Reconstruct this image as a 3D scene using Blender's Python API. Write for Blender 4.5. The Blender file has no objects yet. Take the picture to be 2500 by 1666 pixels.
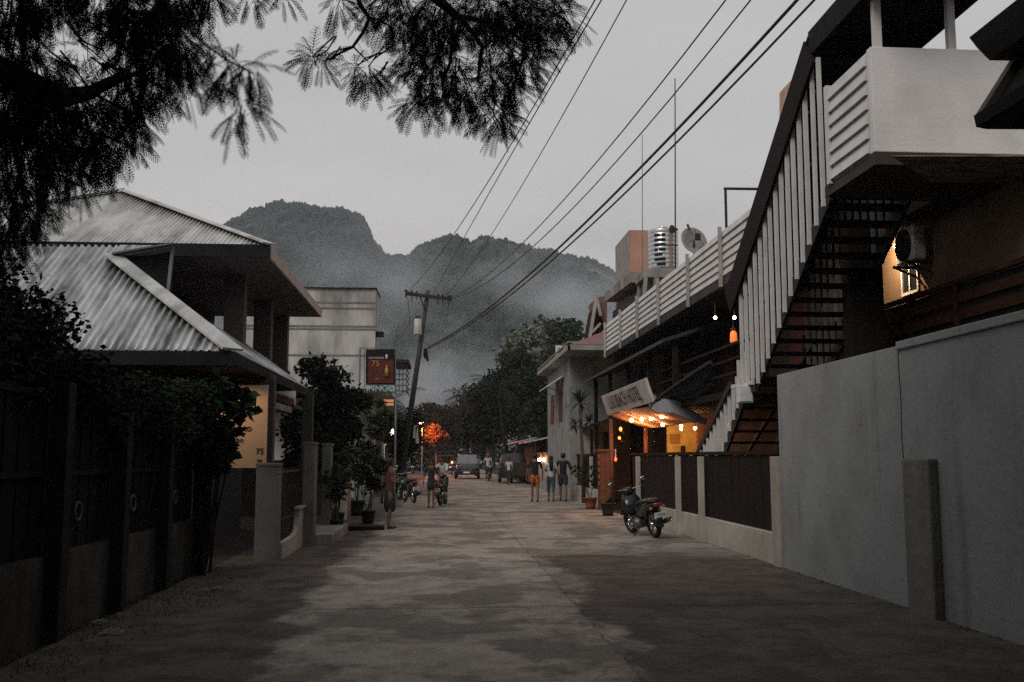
import bpy, math, random
from mathutils import Vector, Matrix, noise
random.seed(7)
R = math.radians
S = bpy.context.scene
C = S.collection

# ------------------------------------------------------------------ camera
F, CX, CY = 2430.0, 1250.0, 833.0
PITCH, YAW, EYE = R(6.62), R(3.98), Vector((0, 0, 1.6))
fw = Vector((math.sin(YAW)*math.cos(PITCH), math.cos(YAW)*math.cos(PITCH), math.sin(PITCH)))
rt = Vector((math.cos(YAW), -math.sin(YAW), 0))
up = rt.cross(fw)
cam = bpy.data.cameras.new('camera'); co = bpy.data.objects.new('camera', cam); C.objects.link(co)
cam.sensor_width = 36; cam.lens = F/2500*36; cam.clip_start = .1; cam.clip_end = 6000
co.matrix_world = Matrix(((rt.x, up.x, -fw.x, EYE.x), (rt.y, up.y, -fw.y, EYE.y), (rt.z, up.z, -fw.z, EYE.z), (0, 0, 0, 1)))
cam.dof.use_dof = True; cam.dof.focus_distance = 14; cam.dof.aperture_fstop = 3.0
S.camera = co

# survey helpers: sight a feature of the site on a plane of known distance
def ray(px, py): return fw + rt*((px-CX)/F) - up*((py-CY)/F)
def aY(px, py, Y): d = ray(px, py); return EYE + d*(Y/d.y)
def aX(px, py, X): d = ray(px, py); return EYE + d*(X/d.x)
def aZ(px, py, Z=0.0): d = ray(px, py); return EYE + d*((Z-EYE.z)/d.z)

# ------------------------------------------------------------------ materials
MATS = {}
def mat(name, col, rough=.8, col2=None, scale=3.0, amt=.35, bump=0.0, bscale=30.0, metal=0.0, stretch=(1, 1, 1), emit=None, es=0.0, spec=.3, thr=(.35, .65), trans=0.0):
    if name in MATS: return MATS[name]
    m = bpy.data.materials.new(name); m.use_nodes = True
    nt = m.node_tree; N = nt.nodes; L = nt.links
    b = N['Principled BSDF']
    b.inputs['Roughness'].default_value = rough; b.inputs['Metallic'].default_value = metal
    b.inputs['Specular IOR Level'].default_value = spec
    if trans: b.inputs['Transmission Weight'].default_value = trans
    c = (*col, 1)
    c2 = (*(col2 or tuple(x*(1-amt) for x in col)), 1)
    g = N.new('ShaderNodeNewGeometry'); mp = N.new('ShaderNodeMapping'); mp.inputs['Scale'].default_value = stretch
    L.new(g.outputs['Position'], mp.inputs['Vector'])
    n = N.new('ShaderNodeTexNoise'); n.inputs['Scale'].default_value = scale; n.inputs['Detail'].default_value = 6; n.inputs['Roughness'].default_value = .62
    L.new(mp.outputs[0], n.inputs['Vector'])
    r = N.new('ShaderNodeMapRange'); r.inputs[1].default_value = thr[0]; r.inputs[2].default_value = thr[1]
    L.new(n.outputs['Fac'], r.inputs[0])
    mx = N.new('ShaderNodeMix'); mx.data_type = 'RGBA'; mx.inputs[6].default_value = c; mx.inputs[7].default_value = c2
    L.new(r.outputs[0], mx.inputs[0]); L.new(mx.outputs[2], b.inputs['Base Color'])
    if bump:
        n2 = N.new('ShaderNodeTexNoise'); n2.inputs['Scale'].default_value = bscale; n2.inputs['Detail'].default_value = 5
        L.new(mp.outputs[0], n2.inputs['Vector'])
        bp = N.new('ShaderNodeBump'); bp.inputs['Strength'].default_value = bump; bp.inputs['Distance'].default_value = .03
        L.new(n2.outputs['Fac'], bp.inputs['Height']); L.new(bp.outputs[0], b.inputs['Normal'])
    if emit:
        b.inputs['Emission Color'].default_value = (*emit, 1); b.inputs['Emission Strength'].default_value = es
    MATS[name] = m
    return m

white_wall = mat('painted wall', (.27, .278, .278), .8, (.195, .198, .198), 1.1, bump=.25, bscale=14, thr=(.45, .75))
def add_streaks(m, col, scale, stretch, thr, amt):
    nt = m.node_tree; N = nt.nodes; L = nt.links; b = N['Principled BSDF']; old = b.inputs['Base Color'].links[0].from_socket
    g = N.new('ShaderNodeNewGeometry'); mp = N.new('ShaderNodeMapping'); mp.inputs['Scale'].default_value = stretch; L.new(g.outputs['Position'], mp.inputs[0])
    n = N.new('ShaderNodeTexNoise'); n.inputs['Scale'].default_value = scale; n.inputs['Detail'].default_value = 7; n.inputs['Roughness'].default_value = .65; L.new(mp.outputs[0], n.inputs[0])
    r = N.new('ShaderNodeMapRange'); L.new(n.outputs['Fac'], r.inputs[0])
    for i, v in zip((1, 2, 3, 4), (thr[0], thr[1], 0, amt)): r.inputs[i].default_value = v
    x = N.new('ShaderNodeMix'); x.data_type = 'RGBA'; L.new(r.outputs[0], x.inputs[0]); L.new(old, x.inputs[6]); x.inputs[7].default_value = (*col, 1); L.new(x.outputs[2], b.inputs['Base Color'])
add_streaks(white_wall, (.11, .105, .095), 1.3, (3.2, 3.2, .30), (.55, .78), .6)
add_streaks(white_wall, (.15, .11, .08), 5.0, (1, 1, 1), (.64, .76), .5)
cream_wall = mat('cream plaster', (.41, .375, .33), .8, (.28, .25, .215), 1.4, bump=.2)
warm_wall = mat('warm plaster', (.62, .44, .25), .8, (.5, .34, .18), 2)
add_streaks_later = 1
concrete = mat('bare concrete', (.30, .285, .26), .9, (.13, .12, .11), .9, bump=.4, bscale=9, stretch=(1, 1, .35), thr=(.38, .68))
render_grey = mat('grey render', (.27, .27, .265), .85, (.17, .17, .16), 1.6, bump=.2)
white_paint = mat('white paint', (.60, .60, .585), .55, (.42, .41, .39), 2.2, bump=.1, thr=(.5, .8))
slat_paint = mat('slat paint', (.58, .56, .545), .55, (.42, .40, .38), 2.5, thr=(.45, .8))
add_streaks(slat_paint, (.20, .18, .16), 2.2, (3, 3, .35), (.56, .80), .55)
steel_dark = mat('dark steel', (.020, .019, .020), .6, (.028, .025, .024), 5, spec=.2)
wood_dark = mat('dark wood', (.022, .014, .010), .8, (.011, .008, .006), 3, stretch=(6, 6, .6), bump=.2, bscale=20, spec=.12)
wood_red = mat('red brown wood', (.13, .05, .028), .6, (.07, .03, .018), 3, stretch=(1, 1, 6))
black_fascia = mat('black fascia', (.012, .012, .013), .85, (.02, .02, .02), 2, spec=.1)
salmon = mat('salmon paint', (.44, .25, .175), .8, (.36, .20, .14), 1.2)
tarp = mat('tarpaulin', (.30, .30, .31), .6, (.2, .2, .21), 2)
galv = mat('galvanised roof', (.56, .56, .54), .45, (.22, .21, .20), 1.2, metal=.25, bump=.1, bscale=6, stretch=(2.6, .35, 1), thr=(.40, .72))
galv2 = mat('old galvanised roof', (.50, .51, .52), .45, (.075, .075, .073), 1.1, metal=.25, bump=.1, bscale=5, stretch=(4.5, .45, .8), thr=(.40, .66))
leaf_dark = mat('dark leaves', (.022, .031, .019), .8, (.010, .015, .010), 2, spec=.06)
leaf_mid = mat('green leaves', (.040, .058, .030), .75, (.020, .032, .017), 1.5, spec=.08)
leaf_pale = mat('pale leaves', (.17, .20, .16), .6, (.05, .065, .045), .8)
bark = mat('bark', (.10, .082, .065), .9, (.05, .04, .03), 4, bump=.5, stretch=(1, 1, .3))
soil = mat('soil', (.030, .023, .018), .95, (.016, .013, .011), .8, bump=.6, bscale=8)
rubber = mat('rubber', (.018, .018, .018), .7)
paint_black = mat('black paint', (.012, .013, .015), .22, (.02, .02, .02), 3, spec=.5)
chrome = mat('chrome', (.65, .65, .66), .18, (.5, .5, .5), 8, metal=.95)
glass_dark = mat('dark glass', (.02, .022, .025), .12, spec=.6)
skin_m = mat('skin', (.19, .105, .065), .6, (.15, .08, .05), 8)
hair_m = mat('hair', (.012, .010, .009), .5)
terracotta = mat('terracotta', (.24, .075, .04), .75, (.15, .05, .03), 5, bump=.2)
bulb_m = mat('lit bulb', (.9, .7, .5), .5, emit=(1, .50, .22), es=26)
white_bulb = mat('white bulb', (.9, .9, .8), .5, emit=(1, .86, .62), es=5)
plastic_white = mat('white plastic', (.66, .66, .65), .4, (.5, .5, .5), 4)

def leafmat(name, a, b2, sc): return mat(name, a, .6, b2, sc)

# ------------------------------------------------------------------ object bookkeeping
WL = {}
def _props(o, label, cat, group, kind):
    if label: o['label'] = label
    if cat: o['category'] = cat
    if group: o['group'] = group
    if kind: o['kind'] = kind
def thing(name, label, cat, loc=(0, 0, 0), group=None, kind=None):
    o = bpy.data.objects.new(name, None); C.objects.link(o)
    o.empty_display_size = .2; o.location = loc; WL[o] = Vector(loc)
    _props(o, label, cat, group, kind)
    return o

class MB:
    def __init__(s): s.v = []; s.f = []
    def add(s, vs, fs):
        k = len(s.v); s.v += [tuple(v) for v in vs]; s.f += [tuple(k+i for i in f) for f in fs]; return s
    def quad(s, a, b, c, d): return s.add([a, b, c, d], [(0, 1, 2, 3)])
    def box(s, x0, y0, z0, x1, y1, z1):
        x0, x1 = sorted((x0, x1)); y0, y1 = sorted((y0, y1)); z0, z1 = sorted((z0, z1))
        return s.add([(x0, y0, z0), (x1, y0, z0), (x1, y1, z0), (x0, y1, z0), (x0, y0, z1), (x1, y0, z1), (x1, y1, z1), (x0, y1, z1)],
                     [(0, 3, 2, 1), (4, 5, 6, 7), (0, 1, 5, 4), (1, 2, 6, 5), (2, 3, 7, 6), (3, 0, 4, 7)])
    def bar(s, p, q, w, h, upv=(0, 0, 1)):
        p = Vector(p); q = Vector(q); d = (q-p).normalized(); u = Vector(upv)
        if abs(d.dot(u)) > .98: u = Vector((0, 1, 0))
        a = d.cross(u).normalized()*(w/2); b = a.cross(d).normalized()*(h/2)
        vs = [p-a-b, p+a-b, p+a+b, p-a+b, q-a-b, q+a-b, q+a+b, q-a+b]
        return s.add(vs, [(0, 1, 2, 3), (7, 6, 5, 4), (0, 4, 5, 1), (1, 5, 6, 2), (2, 6, 7, 3), (3, 7, 4, 0)])
    def tube(s, pts, r, n=8, r2=None, cap=True):
        pts = [Vector(p) for p in pts]; m = len(pts); k = len(s.v); prev = None
        for i, p in enumerate(pts):
            d = (pts[min(i+1, m-1)]-pts[max(i-1, 0)]).normalized()
            if prev is None: a = d.cross(Vector((0, 0, 1)) if abs(d.z) < .9 else Vector((1, 0, 0))).normalized()
            else:
                a = prev - d*prev.dot(d); a.normalize()
            prev = a; b = d.cross(a)
            rr = r if r2 is None else r+(r2-r)*i/(m-1)
            if isinstance(r, (list, tuple)): rr = r[i]
            for j in range(n):
                t = 2*math.pi*j/n; s.v.append(tuple(p+a*math.cos(t)*rr+b*math.sin(t)*rr))
        for i in range(m-1):
            for j in range(n):
                j2 = (j+1) % n; s.f.append((k+i*n+j, k+i*n+j2, k+(i+1)*n+j2, k+(i+1)*n+j))
        if cap: s.f.append(tuple(k+j for j in range(n))[::-1]); s.f.append(tuple(k+(m-1)*n+j for j in range(n)))
        return s
    def lathe(s, prof, c=(0, 0, 0), n=20, axis=(0, 0, 1), sx=1, sy=1):
        q = Vector((0, 0, 1)).rotation_difference(Vector(axis)); c = Vector(c); k = len(s.v); m = len(prof)
        for r, z in prof:
            for j in range(n):
                t = 2*math.pi*j/n; s.v.append(tuple(c + q @ Vector((r*math.cos(t)*sx, r*math.sin(t)*sy, z))))
        for i in range(m-1):
            for j in range(n):
                j2 = (j+1) % n; s.f.append((k+i*n+j, k+i*n+j2, k+(i+1)*n+j2, k+(i+1)*n+j))
        if prof[0][0] > 1e-4: s.f.append(tuple(k+j for j in range(n))[::-1])
        if prof[-1][0] > 1e-4: s.f.append(tuple(k+(m-1)*n+j for j in range(n)))
        return s
    def ball(s, c, r, sx=1, sy=1, sz=1, n=12, m=8):
        k = len(s.v)
        for i in range(m+1):
            t = math.pi*i/m
            for j in range(n):
                a = 2*math.pi*j/n; s.v.append((c[0]+r*sx*math.sin(t)*math.cos(a), c[1]+r*sy*math.sin(t)*math.sin(a), c[2]+r*sz*math.cos(t)))
        for i in range(m):
            for j in range(n):
                j2 = (j+1) % n; s.f.append((k+i*n+j, k+(i+1)*n+j, k+(i+1)*n+j2, k+i*n+j2))
        return s
    def prism(s, poly, off):
        """poly: list of 3-D points (planar), extruded by vector off"""
        n = len(poly); off = Vector(off); a = [Vector(p) for p in poly]; b = [p+off for p in a]
        return s.add(a+b, [tuple(range(n))[::-1], tuple(range(n, 2*n))]+[(i, (i+1) % n, n+(i+1) % n, n+i) for i in range(n)])
    def torus(s, c, R0, r, axis=(1, 0, 0), n=28, m=8):
        q = Vector((0, 0, 1)).rotation_difference(Vector(axis)); c = Vector(c); k = len(s.v)
        for i in range(n):
            t = 2*math.pi*i/n
            for j in range(m):
                p = 2*math.pi*j/m; s.v.append(tuple(c+q @ Vector(((R0+r*math.cos(p))*math.cos(t), (R0+r*math.cos(p))*math.sin(t), r*math.sin(p)))))
        for i in range(n):
            for j in range(m):
                s.f.append((k+i*m+j, k+((i+1) % n)*m+j, k+((i+1) % n)*m+(j+1) % m, k+i*m+(j+1) % m))
        return s
    def build(s, name, m, parent=None, label=None, cat=None, group=None, kind=None, smooth=False, bevel=0.0, orient=True):
        o3 = WL.get(parent, Vector((0, 0, 0))) if parent else Vector((0, 0, 0))
        me = bpy.data.meshes.new(name)
        me.from_pydata([(v[0]-o3.x, v[1]-o3.y, v[2]-o3.z) for v in s.v], [], s.f)
        if orient and len(s.f) < 20000:
            import bmesh
            bm = bmesh.new(); bm.from_mesh(me); bmesh.ops.recalc_face_normals(bm, faces=bm.faces); bm.to_mesh(me); bm.free()
        me.materials.append(m); me.update()
        if smooth:
            me.polygons.foreach_set('use_smooth', [True]*len(me.polygons))
        o = bpy.data.objects.new(name, me); C.objects.link(o)
        if parent: o.parent = parent; WL[o] = o3
        if bevel:
            b = o.modifiers.new('bevel', 'BEVEL'); b.width = bevel; b.segments = 2; b.limit_method = 'ANGLE'
        _props(o, label, cat, group, kind)
        return o

def copy_tree(o, parent=None):
    c = o.copy(); C.objects.link(c); c.parent = parent
    for ch in list(o.children): copy_tree(ch, c)
    return c

def text(name, body, p, size, m, parent, rot, extr=.004, align='CENTER', label=None):
    cu = bpy.data.curves.new(name, 'FONT'); cu.body = body; cu.size = size; cu.extrude = extr; cu.align_x = align; cu.align_y = 'CENTER'
    cu.offset = size*.004
    cu.materials.append(m); o0 = bpy.data.objects.new(name, cu); C.objects.link(o0)
    dg = bpy.context.evaluated_depsgraph_get(); me = bpy.data.meshes.new_from_object(o0.evaluated_get(dg))
    C.objects.unlink(o0); bpy.data.objects.remove(o0)
    o = bpy.data.objects.new(name, me); C.objects.link(o)
    if not me.materials: me.materials.append(m)
    o.parent = parent; q = Vector(p)-WL.get(parent, Vector()); 
    o.matrix_local = Matrix.Translation(q) @ rot.to_4x4()
    if label: o['label'] = label
    return o
def frame_rot(xdir, ydir):
    x = Vector(xdir).normalized(); y = Vector(ydir); y = (y-x*x.dot(y)).normalized(); z = x.cross(y)
    return Matrix((x, y, z)).transposed()

def point(name, loc, e, col=(1, .45, .16), r=.05, parent=None):
    l = bpy.data.lights.new(name, 'POINT'); l.energy = e; l.color = col; l.shadow_soft_size = r
    o = bpy.data.objects.new(name, l); C.objects.link(o); o.location = Vector(loc)-(WL.get(parent, Vector()) if parent else Vector())
    if parent: o.parent = parent
    return o

# ------------------------------------------------------------------ foliage generators
def leaf_cloud(mb, blobs, n, size, flat=.5, rnd=random):
    """leaf-sized folded faces through the volume of several blobs (c, r, squash)"""
    tot = sum(b[1]**2 for b in blobs)
    for c, r, sq in blobs:
        k = max(3, int(n*r*r/tot))
        for _ in range(k):
            d = Vector((rnd.gauss(0, 1), rnd.gauss(0, 1), rnd.gauss(0, 1))).normalized()
            rr = r*(rnd.random()**.42)*(.82+.36*rnd.random())
            p = Vector(c)+Vector((d.x*rr, d.y*rr, d.z*rr*sq))
            s = size*(.6+.8*rnd.random())
            a = Vector((rnd.gauss(0, 1), rnd.gauss(0, 1), rnd.gauss(0, flat)-.25)).normalized()*s
            b = a.cross(Vector((rnd.gauss(0, 1), rnd.gauss(0, 1), rnd.gauss(0, 1)))).normalized()*s*.33
            mb.add([p, p+a*.5+b, p+a, p+a*.45-b], [(0, 1, 2, 3)])
    return mb

def crown_blobs(c, rx, ry, rz, n, r, rnd=random):
    out = []
    for _ in range(n):
        d = Vector((rnd.gauss(0, 1), rnd.gauss(0, 1), rnd.gauss(0, .9))).normalized()*(rnd.random()**.5)
        out.append((Vector(c)+Vector((d.x*rx, d.y*ry, d.z*rz)), r*(.6+.8*rnd.random()), .75))
    return out

def tree(name, label, base, h, rx, rz, n, leaf, lm, cat='tree', group=None, blobs=26, ry=None, trunk_r=.16, br=None, seed=1, lean=(0, 0)):
    rnd = random.Random(seed)
    base = Vector(base); ry = ry or rx
    t = thing(name, label, cat, base, group)
    cc = base+Vector((lean[0], lean[1], h-rz))
    bl = crown_blobs(cc, rx*.78, ry*.78, rz*.78, blobs, br or rx*.34, rnd)
    leaf_cloud(MB(), [], 0, 1)
    leaf_cloud(m := MB(), bl, n, leaf, rnd=rnd).build('crown', lm, t, orient=False)
    tr = MB(); fork = base+Vector((lean[0]*.5, lean[1]*.5, (h-rz)*.75))
    tr.tube([base-Vector((0, 0, .1)), base+Vector((.05, 0, (h-rz)*.35)), fork], trunk_r, 9, trunk_r*.7)
    for b in rnd.sample(bl, min(8, len(bl))):
        mid = fork.lerp(b[0], .5)+Vector((rnd.uniform(-.2, .2), rnd.uniform(-.2, .2), .1))
        tr.tube([fork, mid, b[0]], trunk_r*.45, 6, trunk_r*.1)
    tr.build('trunk', bark, t, smooth=True)
    return t

def palm_frond(mb, p, d, L, droop, n=26, w=.32, rnd=random):
    """drooping feather frond: curved rib with paired leaflets"""
    p = Vector(p); d = Vector(d).normalized(); pts = []; q = p.copy(); dd = d.copy()
    for i in range(n+1):
        pts.append(q.copy()); q += dd*(L/n); dd = (dd+Vector((0, 0, -droop/n))).normalized()
    mb.tube(pts[::4] if len(pts[::4]) > 2 else pts, .018, 4, .005, cap=False)
    for i in range(2, n):
        t = (pts[i]-pts[i-1]).normalized(); sd = t.cross(Vector((0, 0, 1))).normalized()
        ll = w*L*(.35+1.0*math.sin(math.pi*min(1, (i/n)*.85+.1)))*.7
        for sgn in (-1, 1):
            e = pts[i]+(sd*sgn*.75+t*.5+Vector((0, 0, -.45-rnd.random()*.25)))*ll
            mb.add([pts[i]-t*.02, pts[i]+t*.02, e], [(0, 1, 2)])
    return mb
# ------------------------------------------------------------------ sky and light
w = bpy.data.worlds.new('World'); S.world = w; w.use_nodes = True
nt = w.node_tree; N = nt.nodes; L = nt.links; bg = N['Background']
SUN_EL, SUN_AZ = R(41), R(217)
sky = N.new('ShaderNodeTexSky'); sky.sky_type = 'NISHITA'; sky.sun_disc = False; sky.sun_elevation = SUN_EL; sky.sun_rotation = SUN_AZ
tc = N.new('ShaderNodeTexCoord'); mp = N.new('ShaderNodeMapping'); mp.inputs['Scale'].default_value = (1, 1, 3.2)
L.new(tc.outputs['Generated'], mp.inputs[0])
nz = N.new('ShaderNodeTexNoise'); nz.inputs['Scale'].default_value = 1.8; nz.inputs['Detail'].default_value = 5; nz.inputs['Roughness'].default_value = .5
L.new(mp.outputs[0], nz.inputs['Vector'])
cr = N.new('ShaderNodeValToRGB'); cr.color_ramp.elements[0].position = .3; cr.color_ramp.elements[0].color = (4.90, 4.90, 4.88, 1)
cr.color_ramp.elements[1].position = .7; cr.color_ramp.elements[1].color = (6.30, 6.24, 6.12, 1)
L.new(nz.outputs['Fac'], cr.inputs[0])
sp = N.new('ShaderNodeSeparateXYZ'); L.new(tc.outputs['Generated'], sp.inputs[0])
hz = N.new('ShaderNodeMapRange'); hz.inputs[1].default_value = .16; hz.inputs[2].default_value = .36; hz.inputs[3].default_value = 1; hz.inputs[4].default_value = 0
L.new(sp.outputs['Z'], hz.inputs[0])
pk = N.new('ShaderNodeMix'); pk.data_type = 'RGBA'; pk.blend_type = 'MULTIPLY'; pk.inputs[7].default_value = (1.04, .985, .96, 1)
L.new(hz.outputs[0], pk.inputs[0]); L.new(cr.outputs[0], pk.inputs[6])
mx = N.new('ShaderNodeMix'); mx.data_type = 'RGBA'; mx.inputs[0].default_value = .94
sc_ = N.new('ShaderNodeVectorMath'); sc_.operation = 'SCALE'; sc_.inputs[3].default_value = .8
L.new(sky.outputs[0], sc_.inputs[0]); L.new(sc_.outputs[0], mx.inputs[6]); L.new(pk.outputs[2], mx.inputs[7])
L.new(mx.outputs[2], bg.inputs[0]); bg.inputs[1].default_value = .1
sl = bpy.data.lights.new('sun', 'SUN'); sl.energy = 1.5; sl.angle = R(26); sl.color = (1, .94, .88)
so = bpy.data.objects.new('sun', sl); C.objects.link(so)
so.rotation_euler = Vector((.45, .60, -.66)).to_track_quat('-Z', 'Y').to_euler()
S.view_settings.view_transform = 'Standard'; S.view_settings.look = 'None'; S.view_settings.exposure = 0; S.view_settings.gamma = 1

# ------------------------------------------------------------------ ground
MB().quad((-1500, -300, 0), (1500, -300, 0), (1500, 2500, 0), (-1500, 2500, 0)).build('ground', soil, kind='structure')
def road_mat():
    m = bpy.data.materials.new('worn concrete road'); m.use_nodes = True; nt = m.node_tree; N = nt.nodes; L = nt.links; b = N['Principled BSDF']
    def M(op, a, c=None, cl=False):
        n = N.new('ShaderNodeMath'); n.operation = op; n.use_clamp = cl
        for i, x in enumerate((a, c)):
            if x is None: continue
            if isinstance(x, (int, float)): n.inputs[i].default_value = x
            else: L.new(x, n.inputs[i])
        return n.outputs[0]
    g = N.new('ShaderNodeNewGeometry'); P = g.outputs['Position']; s = N.new('ShaderNodeSeparateXYZ'); L.new(P, s.inputs[0])
    X, Y = s.outputs[0], s.outputs[1]
    def nz(sc, det=6, st=(1, 1, 1), off=(0, 0, 0), ro=.6):
        mp = N.new('ShaderNodeMapping'); mp.inputs['Scale'].default_value = st; mp.inputs['Location'].default_value = off; L.new(P, mp.inputs[0])
        n = N.new('ShaderNodeTexNoise'); n.inputs['Scale'].default_value = sc; n.inputs['Detail'].default_value = det; n.inputs['Roughness'].default_value = ro
        L.new(mp.outputs[0], n.inputs['Vector']); return n.outputs['Fac']
    def rng(x, a, b2, c=0, d=1):
        r = N.new('ShaderNodeMapRange'); r.interpolation_type = 'SMOOTHSTEP'; L.new(x, r.inputs[0])
        for i, v in zip((1, 2, 3, 4), (a, b2, c, d)): r.inputs[i].default_value = v
        return r.outputs[0]
    def mixc(f, a, c):
        n = N.new('ShaderNodeMix'); n.data_type = 'RGBA'; L.new(f, n.inputs[0])
        for i, x in ((6, a), (7, c)):
            if isinstance(x, tuple): n.inputs[i].default_value = (*x, 1)
            else: L.new(x, n.inputs[i])
        return n.outputs[2]
    big = nz(.75, 7, (1, .9, 1)); mid = nz(1.7, 8, (1, 1, 1), (5, 3, 0), .68); fine = nz(14, 6); mott = nz(4.2, 7, (1, .8, 1), (9, 1, 0), .7)
    base = mixc(rng(mid, .38, .66), (.325, .283, .243), (.212, .182, .155))
    base = mixc(rng(mott, .50, .70, 0, .8), base, (.105, .09, .077))
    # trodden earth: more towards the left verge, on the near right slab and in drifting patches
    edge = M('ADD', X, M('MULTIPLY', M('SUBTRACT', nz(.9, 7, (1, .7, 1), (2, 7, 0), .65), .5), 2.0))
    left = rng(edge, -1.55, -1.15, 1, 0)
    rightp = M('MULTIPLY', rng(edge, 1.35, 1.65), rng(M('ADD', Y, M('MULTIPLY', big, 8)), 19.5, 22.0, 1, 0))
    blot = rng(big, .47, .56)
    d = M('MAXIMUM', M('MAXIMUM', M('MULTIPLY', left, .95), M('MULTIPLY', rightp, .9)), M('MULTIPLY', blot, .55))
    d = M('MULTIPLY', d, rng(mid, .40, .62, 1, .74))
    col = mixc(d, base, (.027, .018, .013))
    # joints between the cast slabs
    wob = M('MULTIPLY', M('SUBTRACT', nz(1.6, 4), .5), .16)
    jx = M('MULTIPLY', rng(M('ABSOLUTE', M('SUBTRACT', M('ADD', X, wob), 1.45)), .004, .026, 1, 0), rng(mott, .36, .52, 1, .35))
    fy = M('FRACT', M('DIVIDE', M('ADD', M('ADD', Y, wob), .5), 4.5))
    jy = rng(M('ABSOLUTE', M('SUBTRACT', fy, .5)), .0015, .007, 1, 0)
    jj = M('MAXIMUM', jx, M('MULTIPLY', jy, rng(X, -1.6, -1.2)))
    vor = N.new('ShaderNodeTexVoronoi'); vor.feature = 'DISTANCE_TO_EDGE'; vor.inputs['Scale'].default_value = .45
    dm = N.new('ShaderNodeVectorMath'); dm.operation = 'ADD'; nn = N.new('ShaderNodeTexNoise'); nn.inputs['Scale'].default_value = 1.2; nn.inputs['Detail'].default_value = 5
    L.new(P, nn.inputs['Vector']); L.new(P, dm.inputs[0]); L.new(nn.outputs['Color'], dm.inputs[1]); L.new(dm.outputs[0], vor.inputs['Vector'])
    crack = M('MULTIPLY', rng(vor.outputs[0], .002, .010, 1, 0), .40)
    jj = M('MAXIMUM', jj, M('MULTIPLY', crack, rng(edge, -1.2, -.6)))
    grit = nz(38, 4, (1, 1, 1), (3, 3, 3), .75); pit = nz(9.0, 8, (1, 1, 1), (7, 2, 0), .8)
    col = mixc(rng(grit, .50, .72, 0, .55), col, (.05, .043, .037))
    col = mixc(rng(grit, .30, .44, .35, 0), col, (.42, .38, .34))
    col = mixc(rng(pit, .55, .70, 0, .6), col, (.045, .036, .029))
    col = mixc(M('MULTIPLY', jj, .8), col, (.03, .025, .02))
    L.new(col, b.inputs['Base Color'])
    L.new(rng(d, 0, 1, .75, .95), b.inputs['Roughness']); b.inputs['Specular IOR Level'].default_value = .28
    h = M('SUBTRACT', M('ADD', M('MULTIPLY', fine, .25), M('MULTIPLY', mid, .8)), M('MULTIPLY', jj, .8))
    bp = N.new('ShaderNodeBump'); bp.inputs['Strength'].default_value = .55; bp.inputs['Distance'].default_value = .05
    L.new(h, bp.inputs['Height']); L.new(bp.outputs[0], b.inputs['Normal'])
    return m
road = MB()
nx, ny = 24, 150
for j in range(ny):
    y0, y1 = -10+j*1.2, -10+(j+1)*1.2
    for i in range(nx):
        xa, xb = -3.3+8.2*i/nx, -3.3+8.2*(i+1)/nx
        zf = lambda x, y: .008+.012*noise.noise(Vector((x*.6, y*.35, 0)))+.008
        road.quad((xa, y0, zf(xa, y0)), (xb, y0, zf(xb, y0)), (xb, y1, zf(xb, y1)), (xa, y1, zf(xa, y1)))
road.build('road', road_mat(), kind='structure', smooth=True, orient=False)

# ------------------------------------------------------------------ hills
def hill(nm, sil, Yr, depth, m, seed, label):
    rnd = random.Random(seed)
    pts = [aY(px, py, Yr) for px, py in sil]
    xs = [p.x for p in pts]; zs = [p.z for p in pts]
    def ridge(x):
        if x <= xs[0]: return max(0, zs[0]-(xs[0]-x)*.9)
        if x >= xs[-1]: return max(0, zs[-1]-(x-xs[-1])*.9)
        for i in range(len(xs)-1):
            if x <= xs[i+1]:
                t = (x-xs[i])/(xs[i+1]-xs[i]); t = t*t*(3-2*t)*.5+t*.5
                return zs[i]+(zs[i+1]-zs[i])*t
    mb = MB(); nx, ny = 420, 110; x0, x1 = xs[0]-70, xs[-1]+70
    k = 0
    for j in range(ny+1):
        v = j/ny; y = Yr-depth+depth*1.35*v; t = v*1.35
        prof = (min(1, t)**.38) if t <= 1 else max(0, 1-((t-1)/.35)**2*.6)
        for i in range(nx+1):
            x = x0+(x1-x0)*i/nx
            gy = noise.fractal(Vector((x*.013, y*.016, seed)), 1, 2, 4)*.11*(1-min(1, t))
            z = ridge(x)*max(0, prof+gy*(.4 if t > .9 else 1))
            fade = min(1, z/12)
            cl = abs(noise.noise(Vector((x*.16, y*.16, z*.10+seed))))
            c2 = abs(noise.noise(Vector((x*.38, y*.38, z*.2+seed*2))))
            z += (3.0-cl*9+2.0-c2*6.5)*fade*.8
            yy = y+noise.noise(Vector((x*.2, z*.2, 3.3)))*3.0+noise.noise(Vector((x*.05, z*.04, 8)))*9
            mb.v.append((x+noise.noise(Vector((x*.3, y*.3, 9)))*1.3, yy, z-.5))
    for j in range(ny):
        for i in range(nx):
            a = j*(nx+1)+i; mb.f.append((a, a+1, a+nx+2, a+nx+1))
    o = mb.build(nm, m, kind='structure', orient=False)
    return o
hill_m = mat('forested limestone', (.022, .031, .028), .95, (.15, .15, .15), .020, stretch=(1, 1, .45), thr=(.52, .72))
sil1 = [(440, 640), (500, 590), (548, 560), (574, 541), (625, 514), (680, 500), (752, 504), (778, 513), (837, 512), (866, 520), (886, 533), (901, 560), (912, 592), (939, 618), (975, 660), (1040, 730)]
sil2 = [(880, 690), (930, 640), (956, 631), (1003, 634), (1014, 618), (1041, 601), (1070, 588), (1101, 577), (1135, 588), (1152, 597), (1182, 588), (1237, 592), (1262, 607), (1339, 622), (1390, 632), (1432, 637), (1466, 652), (1496, 675), (1560, 760)]
hill('hill', sil1, 620, 150, hill_m, 3, '')
hill('hill', sil2, 480, 130, hill_m, 11, '')
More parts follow.
